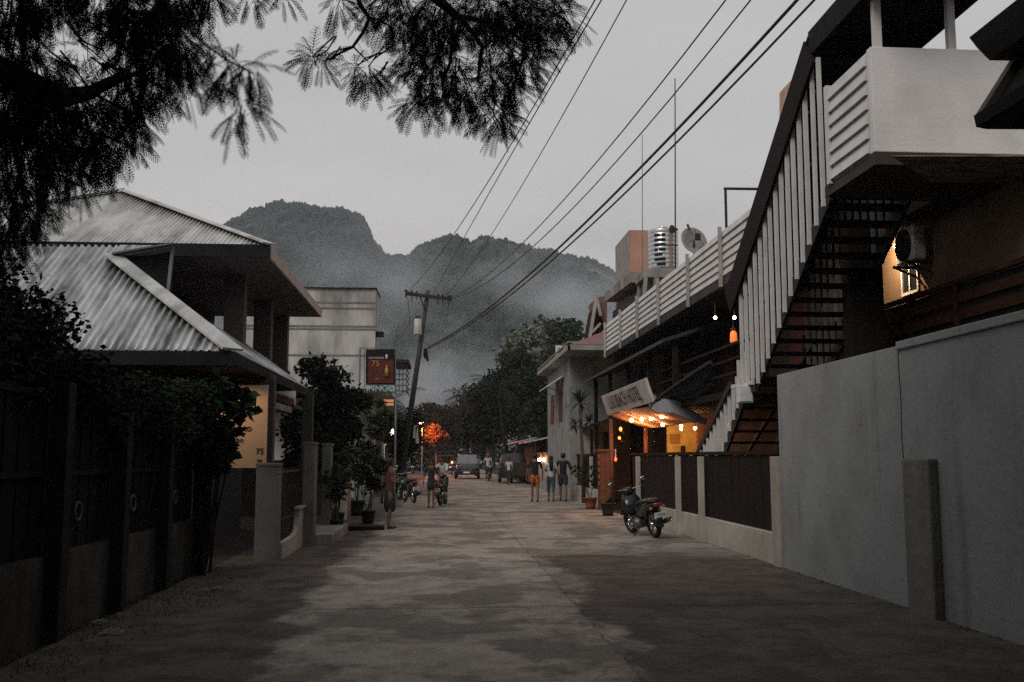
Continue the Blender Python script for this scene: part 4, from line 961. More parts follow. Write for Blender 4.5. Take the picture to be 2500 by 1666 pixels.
# ---- overhead cables
CAB = [(aY(996, 714, 44.8), (1105, 577), (1455, -4), .013, 'leftmost thin overhead wire, brushing the hanging branch'),
       (aY(1056, 722, 44.8), (1135, 577), (1471, -4), .013, 'second thin overhead wire from the left, close beside the first'),
       (aY(1085, 727, 44.8), (1194, 582), (1532, -4), .011, 'third overhead wire, alone in the gap right of the branch'),
       (aY(1097, 731, 44.8), (1271, 599), (1775, -4), .014, 'fourth overhead wire, the left one of the middle pair'),
       (aY(1100, 731, 44.8), (1292, 611), (1836, -4), .014, 'fifth overhead wire, the right one of the middle pair'),
       (aY(1045, 848, 44.8), (1340, 628), (1950, -4), .030, 'thick sagging overhead cable, the upper one of the right pair'),
       (aY(1045, 852, 44.8), (1340, 643), (1992, -4), .022, 'lower cable of the thick right hand pair')]
for s_, md, en, r_, lb in CAB:
    e = aY(en[0], en[1], 15.0)
    bq = (s_.x-e.x)/(s_.y-e.y); aq = e.x-bq*e.y
    d = ray(*md); rr_ = d.x/d.y; Ym = aq/(rr_-bq); m_ = aY(md[0], md[1], Ym)
    ys = [s_.y, Ym, e.y]; zs = [s_.z, m_.z, e.z]
    def zq(y):
        r = 0
        for i in range(3):
            l_ = zs[i]
            for j in range(3):
                if i != j: l_ *= (y-ys[j])/(ys[i]-ys[j])
            r += l_
        return r
    pts = [Vector((aq+bq*y, y, zq(y))) for y in [s_.y+(2-s_.y)*i/26 for i in range(27)]]
    MB().tube(pts, r_, 6).build('overhead_cable', mat('cable', (.05, .045, .05), .6), None, lb, 'cable', 'overhead cables along the street', smooth=True)

# flag by the pole
t = thing('white_pennant', 'pair of narrow white cloth strips hanging beside the utility pole', 'flag', aY(1014, 1040, 44))
for a_ in ([(1011, 1040), (1019, 1038), (1015, 1070), (1008, 1070)], [(1014, 1042), (1019, 1040), (1024, 1083), (1015, 1083)]):
    MB().prism([aY(x, y, 44) for x, y in a_], (0, .03, 0)).build('strip', plastic_white, t)
p = aY(1029, 1034, 83)
t = thing('street_lamp', 'small orange street lamp glowing above the lit tree', 'street lamp', (p.x, 83, 0))
MB().ball(p, .17, n=12, m=8).build('globe', mat('sodium globe', (.9, .5, .3), .5, emit=(1, .36, .20), es=10), t, smooth=True)
MB().tube([(p.x+.05, 83.3, 0), (p.x+.05, 83.3, p.z+.2), p+Vector((0, .05, .18))], .05, 8).build('post', mat('pipe grey', (.2, .2, .2)), t)
point('lamp_light', p+Vector((.5, -.1, -.25)), 1300, (1, .19, .025), .2, t)
# ================================================================== PEOPLE
def skin_mesh(name, nodes, edges, mt, parent, lvl=1, root=0):
    me = bpy.data.meshes.new(name); me.from_pydata([n[0] for n in nodes], edges, [])
    o = bpy.data.objects.new(name, me); C.objects.link(o); o.parent = parent
    m = o.modifiers.new('skin', 'SKIN'); m.use_smooth_shade = True
    sv = me.skin_vertices[0].data if me.skin_vertices else None
    for i, n in enumerate(nodes):
        r = n[1]; r = r if isinstance(r, tuple) else (r, r)
        sv[i].radius = r; sv[i].use_root = (i == root)
    s = o.modifiers.new('sub', 'SUBSURF'); s.levels = lvl; s.render_levels = lvl
    me.materials.append(mt)
    return o
class Fig:
    def __init__(s): s.n = []; s.e = []
    def add(s, p, r, par=None):
        s.n.append((tuple(p), r)); i = len(s.n)-1
        if par is not None: s.e.append((par, i))
        return i
def person(label, loc, rz, H, top_m, low_m, low_len, sk, hair_len=0, stride=.12, arms=((.10, 0), (-.10, 0)), group=None, sleeve=.5, shoe=None, skirt=False, seated=False, female=False, lean=0, extra=None):
    """H height; built facing +Y, arms = (forward swing, outward) per side; low_len: 0..1 how far the trousers or skirt reach down the leg"""
    k = H/1.7; t = thing('person', label, 'person', (0, 0, 0), group)
    f = Fig(); hipz = .92*k; sh = (.175 if female else .20)*k; hw = .085*k
    L_ = lambda y, z: y+lean*(z-hipz)*(.25 if z > hipz else 0)
    pel = f.add((0, 0, hipz), (.125*k, .095*k)); wa = f.add((0, L_(0, 1.08*k), 1.08*k), (.105*k, .08*k), pel)
    ch = f.add((0, L_(0, 1.28*k), 1.28*k), (.135*k, .10*k), wa); nk0 = f.add((0, L_(0, 1.42*k), 1.42*k), (.075*k, .065*k), ch)
    nk = f.add((0, L_(.01, 1.49*k), 1.49*k), .048*k, nk0); h0 = f.add((0, L_(.02, 1.555*k), 1.555*k), (.066*k, .075*k), nk)
    h1 = f.add((0, L_(.02, 1.62*k), 1.62*k), (.075*k, .088*k), h0); f.add((0, L_(.015, 1.675*k), 1.675*k), (.05*k, .06*k), h1)
    legs = []; armp = []
    for sgn, st in ((-1, stride), (1, -stride)):
        if seated:
            P_ = [(sgn*hw, .02, hipz-.03), (sgn*.16*k, .42*k, hipz-.06), (sgn*.15*k, .36*k, hipz-.48*k), (sgn*.15*k, .50*k, hipz-.50*k)]
        else:
            P_ = [(sgn*hw, 0, hipz-.07*k), (sgn*hw*1.05, st*.55+.02, .50*k), (sgn*hw, st-.02, .085*k), (sgn*hw*1.15, st+.15*k, .03*k)]
        a = f.add(P_[0], .082*k, pel); m_ = f.add(tuple((Vector(P_[0])+Vector(P_[1]))/2), .070*k, a); b = f.add(P_[1], .052*k, m_)
        c2 = f.add(tuple(Vector(P_[1]).lerp(Vector(P_[2]), .35)), .054*k, b)
        c = f.add(P_[2], .034*k, c2); f.add(P_[3], (.036*k, .024*k), c); legs.append(P_)
    for (sgn, (sw, out)) in zip((-1, 1), arms):
        sp = Vector((sgn*sh, L_(0, 1.40*k), 1.39*k)); el = sp+Vector((sgn*(.05+out*.5), sw*.5-.02, -.29*k)); wr = el+Vector((sgn*out*.2, sw+.03, -.25*k+abs(sw)*.3))
        if abs(sw) > .5: el = sp+Vector((sgn*.04, .03, -.26*k)); wr = el+Vector((-sgn*.17, .17, .07))
        s0 = f.add(tuple(sp), .050*k, nk0); e0 = f.add(tuple(el), .036*k, f.add(tuple(sp.lerp(el, .5)), .043*k, s0)); w0 = f.add(tuple(wr), .024*k, e0)
        d = (wr-el).normalized(); pm = wr+d*.06*k; p0 = f.add(tuple(pm), (.032*k, .020*k), w0)
        sd = Vector((0, 1, 0)); sd = (sd-d*sd.dot(d)).normalized()
        for q, (o_, ln) in enumerate(((-.028, .060), (-.009, .074), (.010, .070), (.028, .055))):
            b1 = pm+sd*o_*k+d*.035*k; kn = b1+d*ln*.5*k; tip = kn+(d*.8-Vector((sgn, 0, 0))*.5).normalized()*ln*.5*k
            f.add(tuple(tip), .0075*k, f.add(tuple(kn), .0085*k, f.add(tuple(b1), .009*k, p0)))
        th = wr+d*.03*k+sd*.03*k; f.add(tuple(th+(sd*.6+d*.8).normalized()*.045*k), .009*k, f.add(tuple(th), .011*k, w0))
        armp.append((sp, el, wr))
    body = skin_mesh('body', f.n, f.e, sk, t)
    # shirt
    g = Fig(); a0 = g.add((0, 0, hipz-.06*k), (.155*k, .135*k)); a = g.add((0, 0, hipz+.05*k), (.150*k, .125*k), a0); b = g.add((0, L_(0, 1.08*k), 1.08*k), (.122*k, .098*k), a); c = g.add((0, L_(0, 1.28*k), 1.28*k), (.150*k, .116*k), b)
    d_ = g.add((0, L_(0, 1.42*k), 1.415*k), (.088*k, .078*k), c)
    for sp, el, wr in armp:
        q = g.add(tuple(sp), .064*k, d_); e = sp.lerp(el, min(1, sleeve*1.0+.25)); e1 = g.add(tuple(e), .052*k, q)
        if sleeve > .9: g.add(tuple(el.lerp(wr, .9)), .036*k, g.add(tuple(el), .046*k, e1))
    skin_mesh('shirt', g.n, g.e, top_m, t)
    # trousers, shorts or skirt
    g = Fig(); a1 = g.add((0, 0, hipz+.10*k), (.140*k, .115*k)); a = g.add((0, 0, hipz+.03*k), (.145*k, .125*k), a1)
    if skirt:
        b = g.add((0, 0, hipz-.10*k), (.160*k, .155*k), a); z = hipz-.10*k-(hipz-.18*k)*low_len
        c = g.add((0, .01, (hipz+z)/2), (.172*k, .165*k), b); g.add((0, .02, z), (.18*k, .17*k), c)
    else:
        for P_ in legs:
            hp, kn, an = Vector(P_[0]), Vector(P_[1]), Vector(P_[2])
            q = g.add(tuple(hp), .108*k, a)
            if low_len <= .5: g.add(tuple(hp.lerp(kn, .4+low_len)), .096*k, g.add(tuple(hp.lerp(kn, .3)), .095*k, q))
            else: g.add(tuple(kn.lerp(an, (low_len-.5)*1.9)), .060*k, g.add(tuple(kn), .074*k, g.add(tuple(hp.lerp(kn, .5)), .086*k, q)))
    skin_mesh('skirt' if skirt else ('shorts' if low_len < .6 else 'trousers'), g.n, g.e, low_m, t)
    # hair, face, shoes
    hy = L_(.02, 1.62*k)
    hb = MB().ball((0, hy-.012*k, 1.635*k), .105*k, sx=.90, sy=1.02, sz=1.0, n=16, m=12)
    hb.v = [(x, y if y < hy+.03*k or z > 1.66*k else hy+.03*k, max(z, 1.56*k)) for x, y, z in hb.v]
    if hair_len:
        for q in range(7):
            x = (-.065+.0217*q)*k; hb.tube([(x, hy-.075*k, 1.62*k), (x*1.05, hy-.10*k, 1.5*k), (x*.95, hy-.115*k, (1.5-hair_len*.5)*k), (x*.7, hy-.11*k, (1.5-hair_len)*k)], .024*k, 6, .010*k)
    hb.build('hair', hair_m, t, smooth=True)
    fc = MB(); fc.ball((0, hy+.085*k, 1.60*k), .014*k, sy=1.3, sz=1.5, n=8, m=6)
    for sx in (-1, 1): fc.ball((sx*.078*k, hy+.0, 1.605*k), .022*k, sx=.4, sz=1.3, n=8, m=6)
    fc.build('nose_and_ears', sk, t, smooth=True)
    ey_ = MB()
    for sx in (-1, 1): ey_.ball((sx*.030*k, hy+.076*k, 1.625*k), .010*k, sy=.6, n=8, m=6)
    ey_.box(-.024*k, hy+.076*k, 1.562*k, .024*k, hy+.086*k, 1.568*k); ey_.build('eyes_and_mouth', hair_m, t)
    for P_ in legs:
        x, y, z = P_[2]; z = P_[3][2]
        MB().ball((x, (P_[2][1]+P_[3][1])/2+.0, z-.002), .12*k, sx=.42, sy=1.1, sz=.24, n=10, m=6).build('shoe', shoe or rubber, t, smooth=True)
    if extra: extra(t, k)
    t.location = loc; t.rotation_euler = (0, 0, rz)
    return t
cl_black = mat('black cloth', (.012, .014, .018), .85); cl_orange = mat('orange cloth', (.42, .115, .012), .8); cl_white = mat('white cloth', (.48, .48, .49), .8)
cl_teal = mat('denim', (.05, .085, .10), .8, (.03, .055, .07), 9); cl_navy = mat('navy cloth', (.035, .042, .055), .85); cl_red = mat('dull red cloth', (.12, .045, .04), .8); cl_dark = mat('dark teal cloth', (.022, .030, .034), .85)
G3 = None
person('person in black top and orange shorts seen from behind, left of the trio', ((1305-1080)*35.3/2430, 35.3, .02), R(4), 1.66, cl_black, cl_orange, .22, skin_m, stride=.10, arms=((.05, .05), (.05, .05)))
def longhair(t, k): pass
person('girl with long dark hair in white top and teal knee trousers, middle of the trio', (3.88, 35.7, .02), R(-2), 1.58, cl_white, cl_teal, .72, skin_m, hair_len=.36, stride=.06, female=True, arms=((.55, .1), (.02, .06)))
person('person in dark shirt and grey shorts walking by the fence, right of the trio', (4.33, 35.8, .02), R(-3), 1.68, cl_black, cl_navy, .45, skin_m, stride=.16, sleeve=.95, arms=((.12, .05), (-.08, .05)))
person('woman in dark skirt standing by the potted shrubs with folded arms', (-1.16, 22.4, .02), R(-75), 1.52, cl_red, cl_dark, .62, skin_m, hair_len=.12, stride=.03, female=True, skirt=True, arms=((.9, .0), (.9, .0)), sleeve=.2)
person('girl in dark short dress standing in front of the left motorcycles', (-.34, 31.7, .02), R(175), 1.48, cl_dark, cl_dark, .30, skin_m, hair_len=.3, stride=.05, female=True, skirt=True, arms=((.05, .05), (.06, .05)))
person('person with red cap in a white shirt sitting on a scooter beside the parked car', (3.0, 66, .02), R(180), 1.74, cl_white, cl_navy, .9, skin_m, stride=.2, extra=lambda t, k: MB().lathe([(.11*k, 0), (.11*k, .05*k), (.07*k, .09*k), (0, .10*k)], (0, .0, 1.64*k), 14).build('cap', mat('red cap', (.45, .05, .03), .7), t, smooth=True))
person('small person in pale clothes far down the lane by the dark pickup', ((1262-1080)*57/2430-.55, 56, .02), R(160), 1.5, cl_white, cl_navy, .9, skin_m, stride=.08)
person('person in white shirt bending over the motorcycle behind the girl', ((1078-1080)*34/2430+.1, 34.2, .02), R(150), 1.58, cl_white, cl_black, .95, skin_m, stride=.08, lean=1.0, arms=((.4, 0), (.5, 0)))

# ================================================================== MOTORCYCLES
def motorcycle(label, plate=True):
    """built along +Y (front), wheels 1.24 m apart, rear wheel at y=0"""
    t = thing('motorcycle', label, 'motorcycle', (0, 0, 0))
    for y in (0, 1.24):
        w_ = MB().torus((0, y, .29), .245, .048, (1, 0, 0), 32, 10).build('wheel', rubber, t, smooth=True)
        r_ = MB().torus((0, y, .29), .195, .016, (1, 0, 0), 28, 6).lathe([(.05, -.06), (.05, .06)], (0, y, .29), 12, (1, 0, 0))
        for k in range(12):
            a = k*math.pi/6; r_.bar((.02*(-1)**k, y+math.cos(a)*.04, .29+math.sin(a)*.04), (0, y+math.cos(a+.3)*.19, .29+math.sin(a+.3)*.19), .006, .006)
        r_.build('rim', chrome, w_, smooth=True)
    fr = MB(); fr.tube([(0, 1.08, .78), (0, .82, .48), (0, .40, .36), (0, .12, .60), (0, -.2, .70)], .035, 8)
    fr.tube([(.08, 0, .29), (.08, .42, .36)], .022, 6).tube([(-.08, 0, .29), (-.08, .42, .36)], .022, 6)
    fr.tube([(.12, .02, .31), (.13, -.05, .62)], .03, 8).tube([(-.12, .02, .31), (-.13, -.05, .62)], .03, 8)
    fr.tube([(.07, 1.24, .29), (.07, 1.08, .82)], .024, 8).tube([(-.07, 1.24, .29), (-.07, 1.08, .82)], .024, 8).tube([(0, 1.1, .70), (0, 1.04, .95)], .03, 8)
    fr.build('frame', steel_dark, t, smooth=True)
    en = MB().lathe([(.0, -.17), (.10, -.17), (.12, -.1), (.12, .1), (.10, .17), (0, .17)], (0, .56, .30), 16, (1, 0, 0)).box(-.07, .60, .28, .07, .84, .42)
    for k in range(5): en.box(-.09, .66+k*.035, .26, .09, .672+k*.035, .44)
    en.build('engine', mat('engine metal', (.20, .20, .20), .4, metal=.7), t)
    # body panels as lofted sections
    def loft(secs, nm, m_, n=14, parent=t):
        mb = MB()
        for y, z, w_, h in secs:
            for j in range(n):
                a = 2*math.pi*j/n; cx_, sz_ = math.cos(a), math.sin(a)
                mb.v.append((w_*math.copysign(abs(cx_)**.8, cx_), y, z+h*math.copysign(abs(sz_)**.8, sz_)))
        for i in range(len(secs)-1):
            for j in range(n): mb.f.append((i*n+j, i*n+(j+1) % n, (i+1)*n+(j+1) % n, (i+1)*n+j))
        mb.f.append(tuple(range(n))); mb.f.append(tuple(range((len(secs)-1)*n, len(secs)*n)))
        return mb.build(nm, m_, parent, smooth=True)
    loft([(-.42, .74, .05, .03), (-.30, .71, .11, .07), (-.05, .64, .14, .12), (.25, .56, .13, .13), (.48, .50, .10, .10), (.72, .55, .08, .11)], 'tail_body', paint_black)
    loft([(-.36, .80, .07, .025), (-.15, .80, .13, .045), (.2, .775, .14, .05), (.45, .72, .11, .05), (.58, .68, .06, .03)], 'seat', mat('seat vinyl', (.02, .02, .022), .5))
    loft([(.86, .58, .16, .16), (.98, .66, .19, .20), (1.06, .76, .16, .18), (1.13, .84, .10, .10)], 'leg_shield', paint_black)
    loft([(.98, .95, .05, .05), (1.05, .96, .13, .09), (1.13, .94, .11, .08), (1.20, .92, .06, .05)], 'handlebar_cowl', paint_black)
    MB().ball((0, 1.19, .93), .075, sy=.5, n=14, m=8).build('headlight', mat('lamp glass', (.45, .46, .48), .1), t, smooth=True)
    def fender(y, a0, a1, nm):
        mb = MB(); m_ = 10
        for k in range(m_+1):
            a = R(a0+(a1-a0)*k/m_)
            for x, rr in ((-.075, .30), (-.05, .325), (0, .335), (.05, .325), (.075, .30)): mb.v.append((x, y+math.cos(a)*rr, .29+math.sin(a)*rr))
        for k in range(m_):
            for j in range(4): q = k*5+j; mb.f.append((q, q+1, q+6, q+5))
        o = mb.build(nm, paint_black, t, smooth=True, orient=False); o.modifiers.new('s', 'SOLIDIFY').thickness = .008
    fender(1.24, 20, 160, 'front_fender'); fender(0, 75, 190, 'rear_fender')
    hb = MB().tube([(-.34, .93, 1.0), (-.22, 1.0, 1.01), (0, 1.05, .98), (.22, 1.0, 1.01), (.34, .93, 1.0)], .014, 8)
    h_ = hb.build('handlebar', chrome, t, smooth=True)
    MB().tube([(-.36, .92, 1.0), (-.24, .98, 1.01)], .021, 8).tube([(.36, .92, 1.0), (.24, .98, 1.01)], .021, 8).build('grip', rubber, h_, smooth=True)
    for s in (-1, 1):
        st = MB().tube([(s*.2, 1.0, 1.02), (s*.26, 1.0, 1.12), (s*.30, .98, 1.17)], .007, 6)
        st.ball((s*.32, .985, 1.18), .075, sx=1.0, sy=.30, sz=.60, n=14, m=8); m_ = st.build('mirror', rubber, t, smooth=True)
        MB().ball((s*.32, .972, 1.18), .066, sx=1.0, sy=.20, sz=.58, n=14, m=8).build('mirror_glass', mat('mirror', (.92, .93, .95), .04, metal=1), m_, smooth=True)
    MB().box(-.07, -.44, .68, .07, -.39, .75).build('tail_light', mat('tail lens', (.25, .02, .015), .25), t, bevel=.012)
    for s in (-1, 1): MB().ball((s*.12, -.36, .66), .03, n=8, m=6).build('indicator', mat('amber lens', (.5, .2, .03), .3), t, smooth=True)
    if plate:
        pl = MB().box(-.115, -.475, .465, .115, -.468, .575).build('number_plate', mat('plate', (.55, .56, .55), .5), t, bevel=.004)
        text('plate_lettering', '7504', (0, -.477, .52), .075, ink, pl, frame_rot((1, 0, 0), (0, 0, 1)), .001)
        MB().bar((0, -.465, .54), (0, -.38, .68), .05, .02).build('plate_bracket', steel_dark, t)
    MB().tube([(.13, .6, .22), (.15, .2, .24), (.17, -.05, .30), (.18, -.38, .38)], [.025, .03, .05, .052], 12).build('exhaust', paint_black, t, smooth=True)
    MB().torus((.18, -.385, .381), .034, .011, (0, 1, -.2), 16, 6).build('exhaust_tip', chrome, t, smooth=True)
    MB().tube([(-.1, .5, .2), (-.28, .45, .02)], .014, 6).bar((-.30, .45, .015), (-.24, .45, .02), .05, .015).build('side_stand', steel_dark, t)
    MB().tube([(-.22, .62, .26), (.22, .62, .26)], .012, 6).build('foot_peg', steel_dark, t)
    return t
mc = motorcycle('black motorcycle with a white number plate leaning on its stand at the right fence')
mc.location = (4.20, 19.6, .02); mc.rotation_euler = (0, R(-11), R(11)); mc.scale = (1.12, .98, .93)
def mcopy(loc, rz, lab, ry=-6):
    c = copy_tree(mc); c.location = loc; c.scale = (1, 1, 1); c.rotation_euler = (0, R(ry), R(rz)); c['label'] = lab; return c
mcopy((-.05, 32.6, .02), -8, 'motorcycle parked right behind the girl in the dark dress')
mcopy((-.95, 34.5, .02), 16, 'motorcycle standing at the left verge below the utility pole')
mcopy((-1.55, 37.5, .02), 22, 'motorcycle half hidden in the shade by the white lattice panel')
mcopy((3.05, 66.4, .02), 178, 'scooter under the white shirted person with the red cap')
for o in [o for o in C.objects if o.name.startswith('motorcycle')]: o['group'] = 'motorcycles parked along the street'

# ================================================================== CARS
def suv(label, m, glass):
    t = thing('parked_car', label, 'car', (0, 0, 0))
    # half width 0.87, length 4.2, nose towards -Y
    def rings(secs, nm, mt, n=1):
        mb = MB()
        for y, z0, z1, w0, w1 in secs:
            r = .10*min(1, (z1-z0)); mb.v += [(-w0, y, z0), (-w0, y, z0+(z1-z0)*.4), (-w1, y, z1-r), (-w1+r, y, z1), (0, y, z1+.02), (w1-r, y, z1), (w1, y, z1-r), (w0, y, z0+(z1-z0)*.4), (w0, y, z0)]
        q = 9
        for i in range(len(secs)-1):
            for j in range(q): mb.f.append((i*q+j, i*q+(j+1) % q, (i+1)*q+(j+1) % q, (i+1)*q+j))
        mb.f.append(tuple(range(q))); mb.f.append(tuple(range((len(secs)-1)*q, len(secs)*q)))
        return mb.build(nm, mt, t, bevel=.015)
    rings([(-2.10, .42, .74, .72, .66), (-2.02, .34, .88, .82, .76), (-1.5, .30, .98, .87, .82), (-.9, .30, 1.04, .88, .84), (.2, .30, 1.06, .88, .84), (1.9, .32, 1.06, .87, .83), (2.1, .42, 1.0, .80, .78)], 'body', m)
    rings([(-.92, 1.0, 1.06, .80, .78), (-.30, 1.0, 1.70, .80, .66), (.4, 1.0, 1.76, .80, .67), (1.6, 1.0, 1.74, .80, .66), (2.0, 1.0, 1.2, .78, .74)], 'cabin', m)
    MB().prism([(-.73, -.875, 1.10), (.73, -.875, 1.10), (.62, -.345, 1.66), (-.62, -.345, 1.66)], (0, -.012, .012)).build('windscreen', glass, t)
    for s in (-1, 1):
        MB().prism([(s*.806, -.5, 1.12), (s*.806, 1.55, 1.12), (s*.69, 1.4, 1.62), (s*.69, -.2, 1.62)], (s*.01, 0, 0)).build('side_window', glass, t)
        h = MB().ball((s*.62, -2.03, .74), .11, sx=1.2, sy=.35, sz=.8, n=14, m=8).build('headlight', mat('headlight glass', (.22, .23, .24), .15), t, smooth=True)
        mr = MB().box(s*.90, -.62, 1.08, s*1.06, -.54, 1.22).bar((s*.82, -.58, 1.1), (s*.92, -.58, 1.12), .04, .03).build('wing_mirror', mat('pale cap', (.45, .46, .48), .3), t, bevel=.02)
        for y in (-1.32, 1.30):
            w_ = MB().torus((s*.80, y, .34), .25, .09, (1, 0, 0), 26, 10).build('wheel', rubber, t, smooth=True)
            MB().lathe([(0, .05), (.06, .06), (.18, .03), (.2, 0), (.2, -.05), (0, -.05)], (s*.83, y, .34), 16, (s, 0, 0)).build('rim', chrome, w_, smooth=True)
    g = MB()
    for k in range(5): g.box(-.42, -2.11, .60+k*.045, .42, -2.07, .62+k*.045)
    g.build('grille', chrome, t)
    MB().box(-.86, -2.20, .38, .86, -2.0, .56).build('bumper', paint_black, t, bevel=.03)
    MB().box(-.22, -2.215, .42, .22, -2.203, .53).build('number_plate', plastic_white, t)
    MB().bar((-.75, -.91, 1.085), (.75, -.91, 1.085), .07, .03).build('cowl_strip', mat('pale cap', (.45, .46, .48), .3), t)
    MB().bar((-.63, -.335, 1.69), (.63, -.335, 1.69), .05, .03).build('roof_edge', mat('pale cap', (.45, .46, .48), .3), t)
    return t
scr = mat('windscreen glass', (.16, .16, .165), .08, (.10, .10, .105), 4, spec=.8)
sv = suv('dark car facing the viewer in the distance with a pale reflecting windscreen', paint_black, scr)
sv.location = (1.82, 72.5, .02); sv.rotation_euler = (0, 0, R(-3))
c2 = copy_tree(sv); c2.location = (4.3, 61, .02); c2.rotation_euler = (0, 0, R(176)); c2['label'] = 'dark vehicle parked at the right kerb before the brown sheds'
# three wheeler with glowing lamp, far
t = thing('tricycle_taxi', 'small motor tricycle with glowing orange lamps under the lit tree', 'tricycle', (0, 0, 0))
MB().box(-.55, -.5, .45, .55, 1.3, 1.0).build('body', mat('maroon paint', (.10, .02, .015), .4), t, bevel=.06)
MB().box(-.6, -.7, 1.62, .6, 1.4, 1.68).bar((-.55, -.6, .9), (-.55, -.6, 1.65), .04, .04).bar((.55, -.6, .9), (.55, -.6, 1.65), .04, .04).bar((-.55, 1.3, .9), (-.55, 1.3, 1.65), .04, .04).bar((.55, 1.3, .9), (.55, 1.3, 1.65), .04, .04).build('canopy', mat('red roof', (.32, .05, .03), .5), t)
for x, y in ((-.5, .9), (.5, .9), (0, -.9)): MB().torus((x, y, .27), .22, .05, (1, 0, 0), 20, 8).build('wheel', rubber, t, smooth=True)
MB().tube([(0, -.9, .3), (0, -.7, .95)], .03, 6).tube([(-.3, -.6, 1.0), (.3, -.6, 1.0)], .02, 6).build('handlebar', chrome, t)
MB().ball((.48, -.72, 1.12), .09, n=10, m=8).build('headlight', mat('orange lamp', (.9, .4, .2), .5, emit=(1, .28, .08), es=6), t, smooth=True)
MB().ball((-.30, -.72, 1.55), .05, n=10, m=8).build('marker_light', mat('red lamp', (.9, .1, .03), .5, emit=(1, .14, .04), es=3), t, smooth=True)
t.location = (.3, 79.5, .02)
point('tricycle_light', (.75, 79.4, 1.0), 40, (1, .36, .12), .1)

# ================================================================== POTS AND PLANTS
def potted(name, lab, x, y, r, h, pm, stems, seed, lm=None, leaf=.10, n=500, ph=None, spread=.35):
    rnd = random.Random(seed); t = thing(name, lab, 'potted plant', (x, y, 0))
    MB().lathe([(r*.7, .0), (r*.78, h*.3), (r, h*.92), (r*1.08, h*.93), (r*1.08, h), (r*.9, h), (r*.88, h*.9), (0, h*.88)], (x, y, .02), 20).build('pot', pm, t, smooth=True)
    st = MB(); bl = []
    for k in range(stems):
        e = Vector((x+rnd.uniform(-spread, spread), y+rnd.uniform(-spread, spread), rnd.uniform(.75, 1.0)*ph))
        st.tube([(x+rnd.uniform(-.05, .05), y, h*.85), Vector((x, y, h)).lerp(e, .5)+Vector((rnd.uniform(-.06, .06), 0, .05)), e], .013, 5, .005); bl += [(e, spread*.62, .8), (Vector((x, y, h)).lerp(e, .6), spread*.5, .8)]
    st.build('stem', bark, t)
    leaf_cloud(MB(), bl, n, leaf, rnd=rnd).build('foliage', lm or leaf_mid, t, orient=False)
    return t
dark_pot = mat('dark pot', (.03, .03, .03), .6)
potted('potted_shrub', 'sparse plant in a terracotta pot in front of the pale fence plinth', 4.50, 30.35, .20, .34, terracotta, 5, 1, leaf_dark, .12, 260, 1.25, .42)
potted('potted_shrub', 'black empty looking pot at the foot of the red brown pillar', 4.46, 26.9, .20, .34, dark_pot, 2, 2, leaf_dark, .07, 60, .55, .12)
potted('potted_shrub', 'tall bushy plant in a dark pot before the cream wall stub', -2.35, 22.6, .20, .34, dark_pot, 7, 3, leaf_mid, .11, 900, 1.7, .40)
potted('potted_shrub', 'bushy potted plant with pale leaf tips nearest the concrete step', -2.20, 21.2, .17, .28, dark_pot, 5, 4, leaf_mid, .10, 500, 1.35, .30)
potted('potted_shrub', 'potted plant between the bushy plant and the standing woman', -1.75, 24.2, .18, .30, dark_pot, 6, 5, leaf_dark, .10, 700, 1.55, .36)
potted('potted_shrub', 'leafy shrub in a pot below the red street sign', -2.3, 27.5, .22, .4, dark_pot, 7, 6, leaf_mid, .12, 800, 1.9, .5)
for i, (x, y, z) in enumerate(((-2.0, 24.0, 1.25), (-1.85, 23.7, .75), (-2.1, 22.3, .95))):
    MB().ball((x, y, z), .04, n=8, m=6).ball((x+.05, y, z+.02), .03, n=8, m=6).ball((x-.02, y-.03, z+.05), .028, n=8, m=6).build('flower', mat('red petals', (.35, .06, .04), .7), None, ('small red flower at the top of the potted shrubs by the woman', 'small orange red flower low beside the woman', 'small red flower on the bushy plant by the cream wall')[i], 'flower', 'flowers on the potted shrubs', smooth=True)
t = thing('drain_plank', 'dark plank lying over the roadside drain at the feet of the woman', 'plank', (-1.6, 22.3, .05))
MB().box(-2.5, 21.95, .02, -1.25, 22.35, .10).build('board', wood_dark, t, bevel=.01)
# small litter on the verge
for i, (px, py, lb) in enumerate(((240, 1525, 'crumpled pale scrap lying in the dark at the foot of the near fence'), (262, 1552, 'thin pale scrap of litter just below the other scrap'), (510, 1443, 'tiny pale scrap on the soil farther along the near fence'))):
    p = aZ(px, py, .02); mb = MB()
    for k in range(5):
        a = Vector((random.uniform(-.1, .1), random.uniform(-.06, .06), random.uniform(0, .03))); mb.prism([p+a, p+a+Vector((.09, .02, .015)), p+a+Vector((.07, .06, .03)), p+a+Vector((.01, .05, .01))], (0, 0, .004))
    mb.build('litter_scrap', mat('dirty paper', (.20, .20, .19), .8), None, lb, 'litter', 'scraps of litter on the verge')

